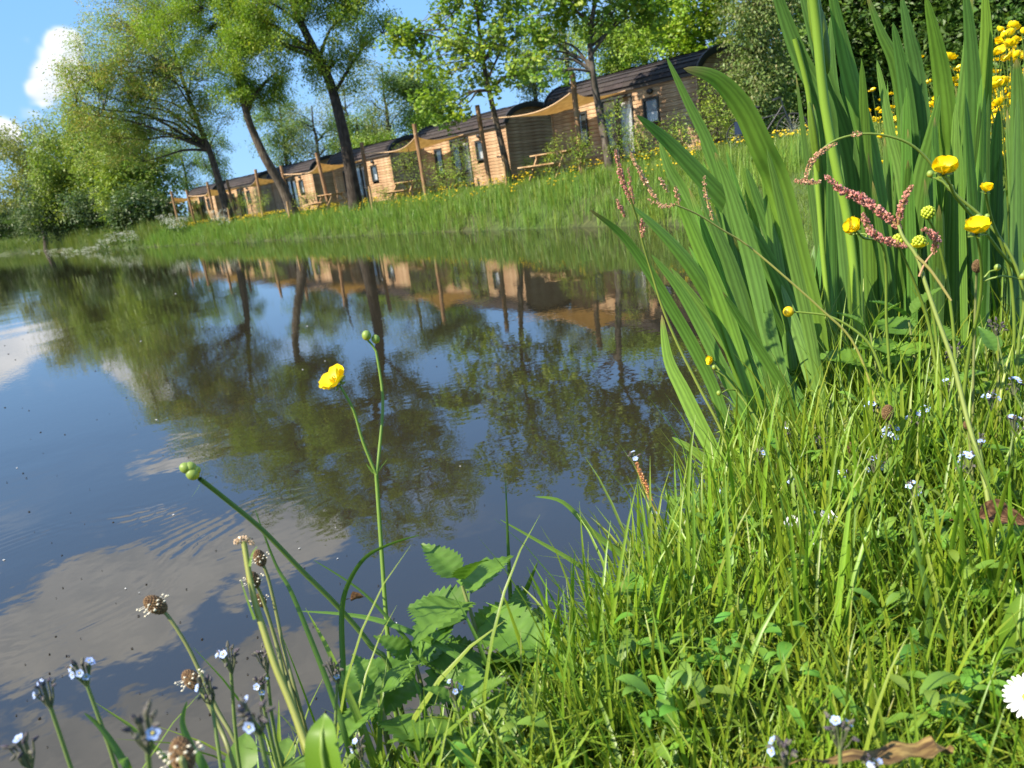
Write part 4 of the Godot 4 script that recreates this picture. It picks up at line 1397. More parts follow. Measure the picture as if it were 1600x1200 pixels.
func recolored(src: MB, c: Color, m: Material) -> ArrayMesh:
	var b := MB.new()
	b.v = src.v
	b.i = src.i
	b.uv = src.uv
	for k in src.v.size():
		b.c.append(c * rng.randf_range(0.9, 1.1))
	return b.mesh(m)

func facing(dir: Vector3, spin := 0.0) -> Basis:             # y along dir
	var y := dir.normalized()
	var x := y.cross(Vector3(0.3, 0.2, 0.93)).normalized()
	return Basis(x, y, x.cross(y)) * Basis(Vector3.UP, spin)

func add_stem(parent: Node3D, world: Array, r0: float, r1: float, col: Color, per := 4, called := "stem") -> Array:
	var path := smooth_path(world, per)
	var loc := []
	var rad := []
	for k in path.size():
		loc.append(path[k] - parent.position)
		rad.append(lerpf(r0, r1, float(k) / (path.size() - 1)))
	var b := MB.new()
	b.tube(loc, rad, 6, col)
	part(called, b.mesh(M.stem), parent)
	return loc

func buttercup_head(parent: Node3D, at: Vector3, dir: Vector3, size := 1.0, open := 0.0) -> void:
	var fb := facing(dir, rv(0, TAU)).scaled(Vector3.ONE * size)
	var holder := part("flower", fl.stamens, parent, Transform3D(fb, at))
	for k in 5:
		part("petal", fl.petal, holder, Transform3D(Basis(Vector3.UP, TAU * k / 5.0) * Basis(Vector3(0, 0, 1), open + rv(-0.2, 0.25)), Vector3.ZERO))
	part("sepals", fl.sepals, holder)

# a stem drawn from the tip down through pixels to the ground at distance d
func drawn(pts: Array, d0: float, d1: float) -> Array:
	var o := px_path(pts, d0, d1)
	o.reverse()
	return o

func rooted(pts: Array, d0: float, d1: float) -> Array:
	var o := drawn(pts, d0, d1)
	var f: Vector3 = o[0]
	var g := ground(f.x, f.z)
	if f.y > g + 0.02:
		o.push_front(Vector3(f.x * 0.99 + 0.004, g - 0.01, f.z * 0.99))
	return o

func buttercups() -> void:
	rng.seed = 300
	var green := Color(0.13, 0.22, 0.03)
	var s: Array
	# the tall one against the water
	s = rooted([[588, 742], [596, 860], [603, 960], [612, 1060], [622, 1130]], 0.70, 0.66)
	var t := thing("buttercup", "tall single buttercup, open flower and two buds, before the water", "flower", s[0])
	add_stem(t, s, 0.0021, 0.0016, green)
	var fork: Vector3 = s[-1]
	add_stem(t, [fork, near(567, 690, 0.655), near(552, 640, 0.65), near(531, 603, 0.645)], 0.0014, 0.001, green)
	add_stem(t, [fork, near(594, 690, 0.66), near(598, 620, 0.66), near(588, 550, 0.66)], 0.0015, 0.0011, green)
	buttercup_head(t, near(529, 599, 0.645) - t.position, Vector3(-0.45, 0.75, 0.35), 1.02, 0.28)
	add_stem(t, [near(588, 550, 0.66), near(582, 540, 0.66), near(574, 531, 0.658)], 0.001, 0.0008, green)
	part("bud", fl.bud, t, Transform3D(Basis().scaled(Vector3.ONE * 0.95), near(574, 531, 0.658) - t.position))
	part("bud", fl.bud, t, Transform3D(Basis().scaled(Vector3.ONE * 0.85), near(588, 536, 0.66) - t.position))
	for q in [[[588, 742], [596, 728], [606, 717]], [[588, 742], [580, 735], [572, 724]]]:
		var lb := MB.new()
		var pp := px_path(q, 0.66, 0.66)
		var loc := []
		for p in smooth_path(pp, 3): loc.append(p - t.position)
		var ws := []
		for k in loc.size(): ws.append(0.0045 * sin(PI * (0.15 + 0.85 * k / (loc.size() - 1.0))) + 0.0002)
		lb.ribbon(loc, ws, [Vector3(0.5, 0.5, 0.7)], 0.15, Color(0.1, 0.19, 0.03))
		part("leaf", lb.mesh(M.leaf), t)
	# the bent one with closed buds
	s = rooted([[312, 748], [350, 778], [410, 828], [470, 890], [530, 950], [580, 1010], [620, 1080]], 0.66, 0.55)
	t = thing("buttercup", "bent stem with a cluster of closed green buds over the water", "flower", s[0])
	add_stem(t, s, 0.0022, 0.0016, Color(0.09, 0.16, 0.03))
	for q in [[297, 736, 0.62], [305, 735, 0.62], [309, 746, 0.7], [312, 738, 0.5]]:
		part("bud", fl.bud, t, Transform3D(facing(Vector3(-0.6, 0.7, 0.1)).scaled(Vector3.ONE * q[2] * 1.4), near(q[0], q[1], 0.55) - t.position))
	for q in [[[316, 750], [308, 765], [298, 778]], [[318, 752], [326, 744], [334, 744]], [[314, 745], [318, 732], [320, 724]]]:
		var lb := MB.new()
		var loc := []
		for p in smooth_path(px_path(q, 0.55, 0.55), 3): loc.append(p - t.position)
		var ws := []
		for k in loc.size(): ws.append(0.0022 * (1.0 - k / (loc.size() + 0.5)))
		lb.ribbon(loc, ws, [Vector3(0.5, 0.5, 0.7)], 0.1, Color(0.12, 0.2, 0.04))
		part("leaf", lb.mesh(M.leaf), t)
	# the ones among the sword leaves
	var list := [
		[[[1474, 272], [1485, 290], [1492, 306], [1512, 330], [1530, 350], [1560, 390], [1590, 430], [1610, 500]], 0.95, 0.72, Vector3(-0.1, 0.85, 0.5), 0.8, "buttercup with wide open flower above the arching sorrel stem"],
		[[[1540, 300], [1545, 325], [1552, 350], [1568, 390], [1580, 440], [1585, 520], [1580, 600]], 0.95, 0.85, Vector3(0.1, 0.9, 0.3), 0.5, "small buttercup flower nodding beside the tallest sword leaves"],
		[[[1526, 366], [1532, 400], [1534, 440], [1528, 490], [1516, 540], [1508, 600], [1500, 680]], 0.86, 0.74, Vector3(-0.1, 0.95, 0.25), 0.82, "buttercup with flat shining flower over a brown plantain head"],
		[[[1336, 358], [1350, 372], [1372, 376], [1382, 395], [1385, 440], [1385, 500], [1390, 580], [1392, 660]], 0.98, 0.86, Vector3(-0.75, 0.55, 0.4), 0.72, "buttercup with tilted flower before the flower stalk"],
		[[[1113, 563], [1125, 580], [1150, 610], [1185, 660], [1215, 730]], 0.98, 0.98, Vector3(-0.9, 0.3, 0.2), 0.45, "half shut buttercup between sword leaves and water"],
		[[[1232, 487], [1262, 489], [1295, 494], [1330, 512], [1360, 540], [1378, 585], [1392, 640]], 0.98, 0.94, Vector3(-1, 0.3, 0.1), 0.0, "buttercup stem ending in one round yellow bud"],
		[[[1450, 342], [1460, 360], [1472, 400], [1480, 440], [1490, 520], [1494, 620]], 0.92, 0.85, Vector3(0, 1, 0.1), -1.0, "buttercup gone to a green ball of seeds, behind the pink sorrel"],
		[[[1436, 388], [1440, 420], [1452, 460], [1462, 520], [1470, 620]], 0.92, 0.84, Vector3(0, 1, 0.1), -0.9, "spent buttercup with a few yellow petals left, by the sorrel"],
		[[[1404, 385], [1416, 410], [1432, 450], [1452, 510], [1466, 620]], 0.92, 0.84, Vector3(0, 1, 0.1), -0.8, "buttercup with tight green seed head under the pink sorrel"],
	]
	for l in list:
		s = rooted(l[0], l[1], l[2])
		t = thing("buttercup", l[5], "flower", s[0])
		add_stem(t, s, 0.0019, 0.0012, Color(0.15, 0.22, 0.03))
		var tip: Vector3 = s[-1] - t.position
		if l[4] > 0.0:
			buttercup_head(t, tip, l[3], l[4] * 1.12, rv(0.3, 0.55))
			for q in 2:
				var side: Vector3 = s[-3] - t.position + Vector3(rv(-0.03, 0.03), rv(0.0, 0.03), rv(-0.02, 0.02))
				add_stem(t, [s[-3], (s[-3] + side + t.position) * 0.5 + Vector3(0, 0.004, 0), side + t.position], 0.001, 0.0008, Color(0.15, 0.22, 0.03), 2)
				part("bud", fl.bud, t, Transform3D(Basis().scaled(Vector3.ONE * rv(0.55, 0.8)), side))
		elif l[4] == 0.0:
			var bm := MB.new()
			bm.ball(Vector3.ZERO, Vector3(0.0062, 0.0062, 0.0062), 7, Color(0.75, 0.5, 0.01))
			part("bud", bm.mesh(M.gloss_petal), t, Transform3D(Basis(), tip))
		else:
			part("seed_head", fl.carpels, t, Transform3D(Basis().scaled(Vector3.ONE * 1.5), tip))
			if l[4] > -0.95:
				for q in 3:
					part("petal", fl.petal, t, Transform3D(Basis(Vector3.UP, q * 2.1).scaled(Vector3.ONE * 0.6), tip))
	# massed yellow flowers further along the bank
	var g := "massed buttercups behind the sword leaves"
	t = thing("buttercup_bush", "branching buttercup crowded with yellow flowers behind the sword leaves", "flower", Vector3(0, 0, 0), g)
	var st := MB.new()
	for k in 30:
		var top := Vector3(rv(-0.18, 0.18), rv(0.36, 0.64), rv(-0.2, 0.2))
		st.tube([Vector3(top.x * 0.2, -0.03, top.z * 0.2), Vector3(top.x * 0.5, top.y * 0.55, top.z * 0.5), top], [0.0024, 0.002, 0.0014], 5, Color(0.13, 0.21, 0.03))
		buttercup_head(t, top, Vector3(rv(-0.5, 0.3), 1, rv(0.0, 0.9)), rv(1.0, 1.45), rv(0.1, 0.5))
	for k in 30:
		blade(st, Vector3(rv(-0.1, 0.1), rv(0.0, 0.3), rv(-0.1, 0.1)), rv(0, TAU), 0.12, 1.2, 0.014, 4, Color(0.09, 0.17, 0.025))
	part("stems", st.mesh(M.leaf), t)
	var spots := [[1560, 300, 2.3, 0.8], [1600, 280, 2.4, 0.9], [1590, 330, 1.95, 0.78], [1398, 330, 3.0, 0.8], [1408, 340, 2.8, 0.76], [1490, 330, 2.9, 0.82], [1545, 330, 2.6, 0.88], [1630, 330, 2.1, 0.85], [1580, 260, 2.8, 0.98], [1395, 300, 3.3, 0.84], [1610, 300, 2.8, 1.0], [1550, 300, 3.2, 0.95]]
	for k in spots.size():
		var a: Array = spots[k]
		var at := standing(a[0], a[1], a[2])
		if k == 0:
			t.position = at
			t.scale = Vector3.ONE * a[3]
		else:
			copy_of(t, "buttercup_bush", at, rv(0, TAU), a[3])

func sorrel_spike(parent: Node3D, world: Array, n: int, size: float, c0: Color, c1: Color) -> void:
	var path := smooth_path(world, 5)
	var b := MB.new()
	for k in n * 3:
		var u := rng.randf() * (path.size() - 1.001)
		var j := int(u)
		var p: Vector3 = path[j].lerp(path[j + 1], u - j) - parent.position
		var taper := 0.55 + 0.45 * sin(PI * clampf(u / (path.size() - 1.0), 0.0, 1.0))
		p += rdir() * size * 1.15 * taper
		b.ball(p, Vector3(size * 0.5, size * 0.58, size * 0.1) * rv(0.6, 1.2) * taper, 3, c0.lerp(c1, rng.randf()), facing(rdir()))
	part("flower_spike", b.mesh(M.petal), parent).set_meta("kind", "stuff")

func sorrels() -> void:
	rng.seed = 410
	var pink := Color(0.55, 0.19, 0.17)
	var rose := Color(0.52, 0.26, 0.17)
	var tan := Color(0.45, 0.28, 0.13)
	# the big one that bends over before the sword leaves
	var s := rooted([[1404, 352], [1412, 372], [1432, 400], [1445, 440], [1462, 490], [1490, 570], [1510, 650], [1540, 760], [1555, 880], [1570, 990]], 0.72, 0.74)
	var t := thing("sorrel", "thick sorrel stem with fat rose-pink seed spikes", "plant", s[0])
	add_stem(t, s, 0.0021, 0.0014, Color(0.19, 0.24, 0.05))
	for q in [[[[1405, 356], [1380, 335], [1350, 312], [1320, 300], [1290, 276]], 150, 0.0032], [[[1420, 384], [1390, 378], [1362, 362], [1348, 335]], 90, 0.0028], [[[1402, 354], [1408, 330], [1414, 310], [1424, 292]], 60, 0.0026], [[[1458, 395], [1464, 375], [1455, 365], [1442, 358]], 50, 0.0027]]:
		var pts := px_path(q[0], 0.73, 0.75)
		add_stem(t, pts, 0.0014, 0.0008, Color(0.3, 0.2, 0.07), 3)
		sorrel_spike(t, pts, q[1], q[2], pink, rose)
	add_stem(t, [near(1436, 432, 0.73), near(1446, 410, 0.73), near(1458, 395, 0.73)], 0.001, 0.0008, Color(0.35, 0.2, 0.1), 3)
	add_stem(t, [near(1432, 400, 0.73), near(1452, 420, 0.73), near(1470, 445, 0.73), near(1486, 470, 0.73)], 0.0014, 0.001, Color(0.25, 0.22, 0.06), 3)
	# the arching one
	s = rooted([[1244, 282], [1262, 278], [1270, 250], [1300, 222], [1340, 210], [1380, 211], [1420, 224], [1450, 250], [1475, 285], [1500, 310], [1540, 345], [1580, 400], [1600, 470], [1590, 560]], 0.92, 0.80)
	t = thing("sorrel", "arching sorrel stem hung with small russet flowers", "plant", s[0])
	add_stem(t, s, 0.0017, 0.001, Color(0.14, 0.2, 0.03))
	sorrel_spike(t, px_path([[1242, 282], [1262, 284], [1282, 284]], 0.8, 0.8), 46, 0.0021, rose, tan)
	sorrel_spike(t, px_path([[1258, 282], [1266, 256], [1280, 240], [1306, 224]], 0.8, 0.8), 80, 0.0021, rose, tan)
	sorrel_spike(t, px_path([[1332, 210], [1345, 209]], 0.8, 0.8), 14, 0.002, rose, tan)
	# the group left of the clump
	s = rooted([[985, 310], [996, 345], [1006, 385], [1018, 425], [1035, 480], [1060, 540], [1095, 610], [1130, 680], [1150, 760]], 0.98, 0.86)
	t = thing("sorrel", "straight sorrel with dark pink spikes beside the water", "plant", s[0])
	add_stem(t, s, 0.0021, 0.0013, Color(0.2, 0.26, 0.04))
	for q in [[[[988, 318], [975, 290], [968, 265], [962, 236]], 80, 0.0024], [[[990, 318], [985, 290], [982, 262]], 30, 0.002], [[[976, 338], [970, 325], [964, 312]], 30, 0.002], [[[1004, 370], [1004, 355], [1003, 343]], 24, 0.0022]]:
		var pts := px_path(q[0], 0.86, 0.87)
		add_stem(t, pts, 0.001, 0.0006, Color(0.3, 0.2, 0.08), 2)
		sorrel_spike(t, pts, q[1], q[2], Color(0.42, 0.13, 0.12), rose)
	# the fine one whose stem crosses the leaves
	s = rooted([[1055, 320], [1090, 335], [1130, 360], [1170, 385], [1235, 440], [1285, 485], [1330, 530], [1360, 600], [1380, 690]], 0.93, 0.8)
	t = thing("sorrel", "thin slanting sorrel stem with pale tan flowers across sword leaves", "plant", s[0])
	add_stem(t, s, 0.0016, 0.0009, Color(0.3, 0.3, 0.07))
	for q in [[[[1030, 318], [1015, 295], [1000, 268], [985, 240]], 70], [[[1062, 322], [1058, 305], [1055, 292]], 24], [[[1055, 320], [1035, 322], [1012, 312]], 24], [[[1114, 344], [1106, 318], [1102, 295], [1100, 275]], 26], [[[1042, 300], [1038, 288], [1030, 278]], 18]]:
		var pts := px_path(q[0], 0.8, 0.81)
		add_stem(t, pts, 0.0008, 0.0005, Color(0.4, 0.28, 0.1), 2)
		sorrel_spike(t, pts, q[1], 0.0021, rose, Color(0.5, 0.34, 0.16))
	# the short one in the grass
	s = rooted([[992, 728], [1000, 745], [1012, 775], [1030, 810], [1050, 860]], 0.9, 0.88)
	t = thing("sorrel", "short orange-red sorrel spike at the grass edge over the water", "plant", s[0])
	add_stem(t, s, 0.0016, 0.001, Color(0.25, 0.2, 0.05))
	sorrel_spike(t, px_path([[994, 722], [1003, 745], [1012, 765], [1018, 782]], 0.88, 0.88), 90, 0.0022, Color(0.5, 0.18, 0.08), Color(0.55, 0.3, 0.12))

func plantains() -> void:
	rng.seed = 520
	var g := "ribwort plantain heads"
	for a in [
		[[[243, 945], [262, 962], [290, 1005], [310, 1045], [340, 1110], [380, 1190]], 0.56, 0.55, 1.15, true, "brown plantain head with pale stamens alone before the water"],
		[[[300, 1062], [315, 1080], [345, 1140], [370, 1210]], 0.5, 0.5, 0.95, true, "plantain head with pale stamens low beside forget-me-nots"],
		[[[406, 872], [418, 900], [430, 950], [445, 1020], [470, 1110]], 0.6, 0.58, 0.9, true, "plantain head right behind the brownish flower stalk"],
		[[[396, 906], [410, 935], [430, 1000], [455, 1100]], 0.6, 0.57, 0.95, true, "plantain head part hidden by the brownish flower stalk"],
		[[[407, 938], [418, 960], [440, 1030], [470, 1130]], 0.6, 0.59, 0.8, true, "lowest plantain head beside the brownish flower stalk"],
		[[[1387, 645], [1385, 680], [1388, 760], [1390, 830]], 0.86, 0.82, 1.2, false, "russet plantain head on a stem below the sorrel"],
		[[[1213, 692], [1213, 720], [1220, 780], [1226, 840]], 0.92, 0.88, 1.0, false, "russet plantain head at the foot of the sword leaves"],
		[[[1330, 700], [1328, 740], [1330, 800]], 0.88, 0.85, 0.85, false, "small russet plantain head among blue forget-me-nots"],
		[[[1527, 416], [1525, 450], [1522, 540], [1520, 640]], 0.86, 0.82, 0.95, false, "russet plantain head under the flat shining buttercup"],
		[[[1512, 664], [1515, 690], [1520, 760]], 0.8, 0.78, 0.75, false, "small russet plantain head against the thick sorrel stem"],
		[[[285, 1180], [292, 1205], [300, 1240]], 0.36, 0.36, 1.0, true, "pale brown plantain head under the nearest forget-me-nots"]]:
		var s := rooted(a[0], a[1], a[2])
		var t := thing("plantain", a[5], "plant", s[0], g)
		add_stem(t, s, 0.0013, 0.0011, Color(0.17, 0.19, 0.06))
		var f := facing(s[-1] - s[-2]).scaled(Vector3(1, rv(0.75, 0.95), 1) * a[3] * 0.82)
		var h := part("flower_head", fl.plantain, t, Transform3D(f, s[-1] - t.position))
		if a[4]: part("stamens", fl.anthers, h)
	# the stout stalk beside three of the heads
	var s2 := rooted([[381, 846], [388, 890], [398, 940], [412, 985], [430, 1040], [455, 1100], [480, 1170], [500, 1230]], 0.46, 0.47)
	var t2 := thing("flower_stalk", "stout brownish green stalk with a leafy sheath and faded top", "plant", s2[0])
	add_stem(t2, s2, 0.0023, 0.0015, Color(0.22, 0.24, 0.05))
	sorrel_spike(t2, px_path([[368, 848], [380, 842], [396, 850]], 0.47, 0.47), 40, 0.0016, Color(0.5, 0.34, 0.2), Color(0.62, 0.45, 0.28))
	for q in [[[376, 905], [384, 930], [398, 968]], [[402, 853], [394, 866], [390, 885]]]:
		var lb := MB.new()
		var loc := []
		for p in smooth_path(px_path(q, 0.465, 0.465), 4): loc.append(p - t2.position)
		var ws := []
		for k in loc.size(): ws.append(0.0005 + 0.004 * k / (loc.size() - 1.0))
		lb.ribbon(loc, ws, [Vector3(0.6, 0.2, 0.7)], 0.2, Color(0.13, 0.23, 0.03))
		part("leaf", lb.mesh(M.leaf), t2)

func forget_me_nots() -> void:
	rng.seed = 630
	# [x, y, distance, share of open blue flowers, size]
	var spots := [[128, 1045, 0.46, 0.8, 0.9], [70, 1078, 0.45, 0.25, 0.8], [38, 1170, 0.42, 0.3, 1.0], [222, 1140, 0.33, 0.15, 1.15], [325, 1075, 0.48, 0.3, 1.0], [356, 1028, 0.5, 0.4, 1.1], [412, 1025, 0.5, 0.1, 1.0], [404, 1070, 0.5, 0.4, 0.9], [398, 1115, 0.36, 0.3, 1.2], [523, 1045, 0.52, 0.2, 0.9], [560, 1165, 0.5, 0.3, 0.8], [708, 1075, 0.55, 0.5, 0.9], [992, 714, 0.9, 0.6, 1.0], [1020, 805, 0.88, 0.9, 0.7], [1136, 772, 0.88, 0.6, 1.1], [1185, 715, 0.86, 0.1, 1.3], [1168, 728, 0.86, 0.1, 0.8], [1230, 675, 0.9, 0.1, 1.2], [1285, 690, 0.88, 0.4, 1.2], [1240, 762, 0.82, 0.4, 1.1], [1318, 743, 0.82, 0.9, 0.9], [1350, 775, 0.8, 0.9, 0.9], [1363, 638, 0.9, 0.6, 1.1], [1393, 677, 0.84, 0.95, 1.1], [1366, 725, 0.8, 0.7, 1.1], [1428, 655, 0.86, 0.5, 1.0], [1515, 722, 0.76, 0.95, 1.2], [1427, 763, 0.78, 0.8, 0.9], [1548, 625, 0.84, 0.8, 1.0], [1585, 600, 0.86, 0.9, 0.9], [1584, 663, 0.8, 0.7, 1.1], [1558, 510, 0.95, 0.05, 1.2], [1493, 550, 0.92, 0.05, 1.2], [1265, 812, 0.78, 0.3, 1.2], [1310, 825, 0.78, 0.9, 0.7], [1182, 868, 0.74, 0.2, 0.8], [1532, 685, 0.78, 0.7, 0.6], [1225, 1170, 0.42, 0.35, 1.1], [1312, 1142, 0.42, 0.3, 1.1], [1365, 1195, 0.4, 0.7, 0.6], [1445, 642, 0.9, 0.8, 0.8], [1480, 600, 0.95, 0.8, 0.8]]
	for a in spots:
		if a[2] < 0.56:
			a[4] *= 0.84
		var top := near(a[0], a[1], a[2])
		var g := ground(top.x, top.z)
		var foot := Vector3(top.x + rv(-0.02, 0.03), g - 0.01, top.z + rv(-0.02, 0.03))
		var blue: bool = a[3] > 0.45
		var t := thing("forget_me_not", "forget-me-not with open sky-blue flowers" if blue else "faded forget-me-not with closed grey-violet buds", "flower", foot, "blue forget-me-nots in the grass" if blue else "faded forget-me-nots in the grass")
		var bend := foot.lerp(top, 0.55) + Vector3(rv(-0.015, 0.015), 0, rv(-0.015, 0.015))
		add_stem(t, [foot, bend, top + Vector3(0, -0.008, 0)], 0.0013, 0.0009, Color(0.13, 0.19, 0.05), 4)
		var loc := top - foot
		var twig := MB.new()
		var join := loc - Vector3(0, 0.011, 0)
		for k in 14:
			var d := (rdir() + Vector3(0, 0.5, 0)).normalized()
			var p: Vector3 = loc + d * rv(0.002, 0.0075) * a[4]
			if k < int(round(7 * a[3])):
				part("flower", fl.blue, t, Transform3D(facing((d + Vector3(-0.15, 0.5, 0.5)).normalized(), rv(0, TAU)).scaled(Vector3.ONE * a[4] * 0.72), loc + d * 0.0065 * a[4]))
				twig.tube([join, (join + loc + d * 0.006 * a[4]) * 0.5, loc + d * 0.0062 * a[4]], [0.0006, 0.0004, 0.0004], 4, Color(0.12, 0.16, 0.06))
			else:
				part("bud", fl.calyx, t, Transform3D(facing(d, rv(0, TAU)).scaled(Vector3.ONE * a[4] * 0.72), p))
				twig.tube([join, (join + p) * 0.5 + d * 0.001, p], [0.0006, 0.0004, 0.0004], 4, Color(0.11, 0.12, 0.07))
		part("flower_stalks", twig.mesh(M.stem), t)
		for k in 4:
			var lp: Vector3 = (bend if k < 2 else foot + Vector3(0, 0.03, 0)) - foot
			part("leaf", recolored(fl.ovate, Color(0.12, 0.22, 0.03), M.leaf), t, Transform3D((Basis(Vector3.UP, rv(0, TAU)) * Basis(Vector3(0, 0, 1), rv(0.2, 0.9))).scaled(Vector3(1, 1, 0.8) * rv(0.025, 0.04)), lp))

func nettles() -> void:
	rng.seed = 740
	var dark := Color(0.085, 0.19, 0.022)
	var light := Color(0.13, 0.25, 0.03)
	# stems: top pixel, foot pixel, distance, leaf length, number of pairs
	for a in [[[722, 915], [750, 1010], [760, 1110], 0.68, 0.060, 5, "tall nettle with toothed leaves standing before open water"],
		[[815, 985], [805, 1030], [800, 1120], 0.70, 0.045, 3, "nettle with one dark folded leaf, next to the tall one"],
		[[905, 1040], [900, 1080], [905, 1150], 0.68, 0.05, 4, "nettle among the grass where bank and water meet"],
		[[985, 1080], [985, 1120], [990, 1180], 0.64, 0.045, 4, "low nettle in the bright grass"],
		[[1135, 800], [1150, 840], [1165, 900], 0.86, 0.052, 3, "nettle with pale puckered leaf behind the white flower"],
		[[1120, 885], [1140, 910], [1160, 960], 0.8, 0.05, 3, "nettle with wide sunlit leaf in front of the pale one"],
		[[1360, 520], [1372, 590], [1385, 680], 1.05, 0.06, 4, "nettle in the shade at the foot of the sword leaves"],
		[[1420, 500], [1430, 570], [1440, 660], 1.1, 0.065, 4, "nettle with drooping leaves under the sorrel stem"],
		[[1560, 560], [1560, 620], [1565, 700], 1.0, 0.045, 3, "nettle beside the thick sorrel stem"],
		[[1230, 880], [1240, 920], [1250, 980], 0.76, 0.04, 3, "dark little nettle under the white flower"],
		[[650, 1040], [660, 1080], [670, 1150], 0.66, 0.042, 3, "small nettle below the tall one"],
		[[590, 1085], [600, 1120], [610, 1180], 0.62, 0.04, 3, "small nettle at the foot of the tall buttercup"],
		[[860, 1060], [862, 1100], [865, 1160], 0.66, 0.046, 4, "bushy nettle between the dark folded leaf and the grass"],
		[[735, 1110], [740, 1150], [745, 1200], 0.6, 0.04, 3, "pale nettle under the dark folded leaf"],
		[[940, 1120], [945, 1160], [950, 1210], 0.6, 0.042, 3, "spreading nettle in front of the grass tussock"],
		[[1060, 1010], [1065, 1060], [1070, 1120], 0.7, 0.036, 3, "small nettle beside the bent-over grass blade"]]:
		var s := rooted([a[0], a[1], a[2]], a[3], a[3])
		var t := thing("nettle", a[6], "plant", s[0])
		add_stem(t, s, 0.0026, 0.0014, Color(0.14, 0.17, 0.04))
		var n: int = a[5]
		for k in n:
			var u := 1.0 - 0.5 * k / float(n)
			var path := smooth_path(s, 6)
			var p: Vector3 = path[int(u * (path.size() - 1))]
			var spin: float = k * PI / 2 + rv(-0.3, 0.3) + a[0][0]
			var l: float = a[4] * (0.7 + 0.5 * minf(1.0, k / 1.5)) * rv(0.9, 1.1)
			for side in 2:
				var b := Basis(Vector3.UP, spin + side * PI) * Basis(Vector3(0, 0, 1), (0.85 if k == 0 else 0.35) + rv(-0.25, 0.25)) * Basis(Vector3(1, 0, 0), rv(-0.3, 0.3))
				var lm := recolored(fl.nettle_arrays, tint(dark.lerp(light, rng.randf()), 0.1), M.leaf)
				part("leaf", lm, t, Transform3D(b.scaled(Vector3.ONE * l), p - t.position + b * Vector3(0.008, 0, 0)))

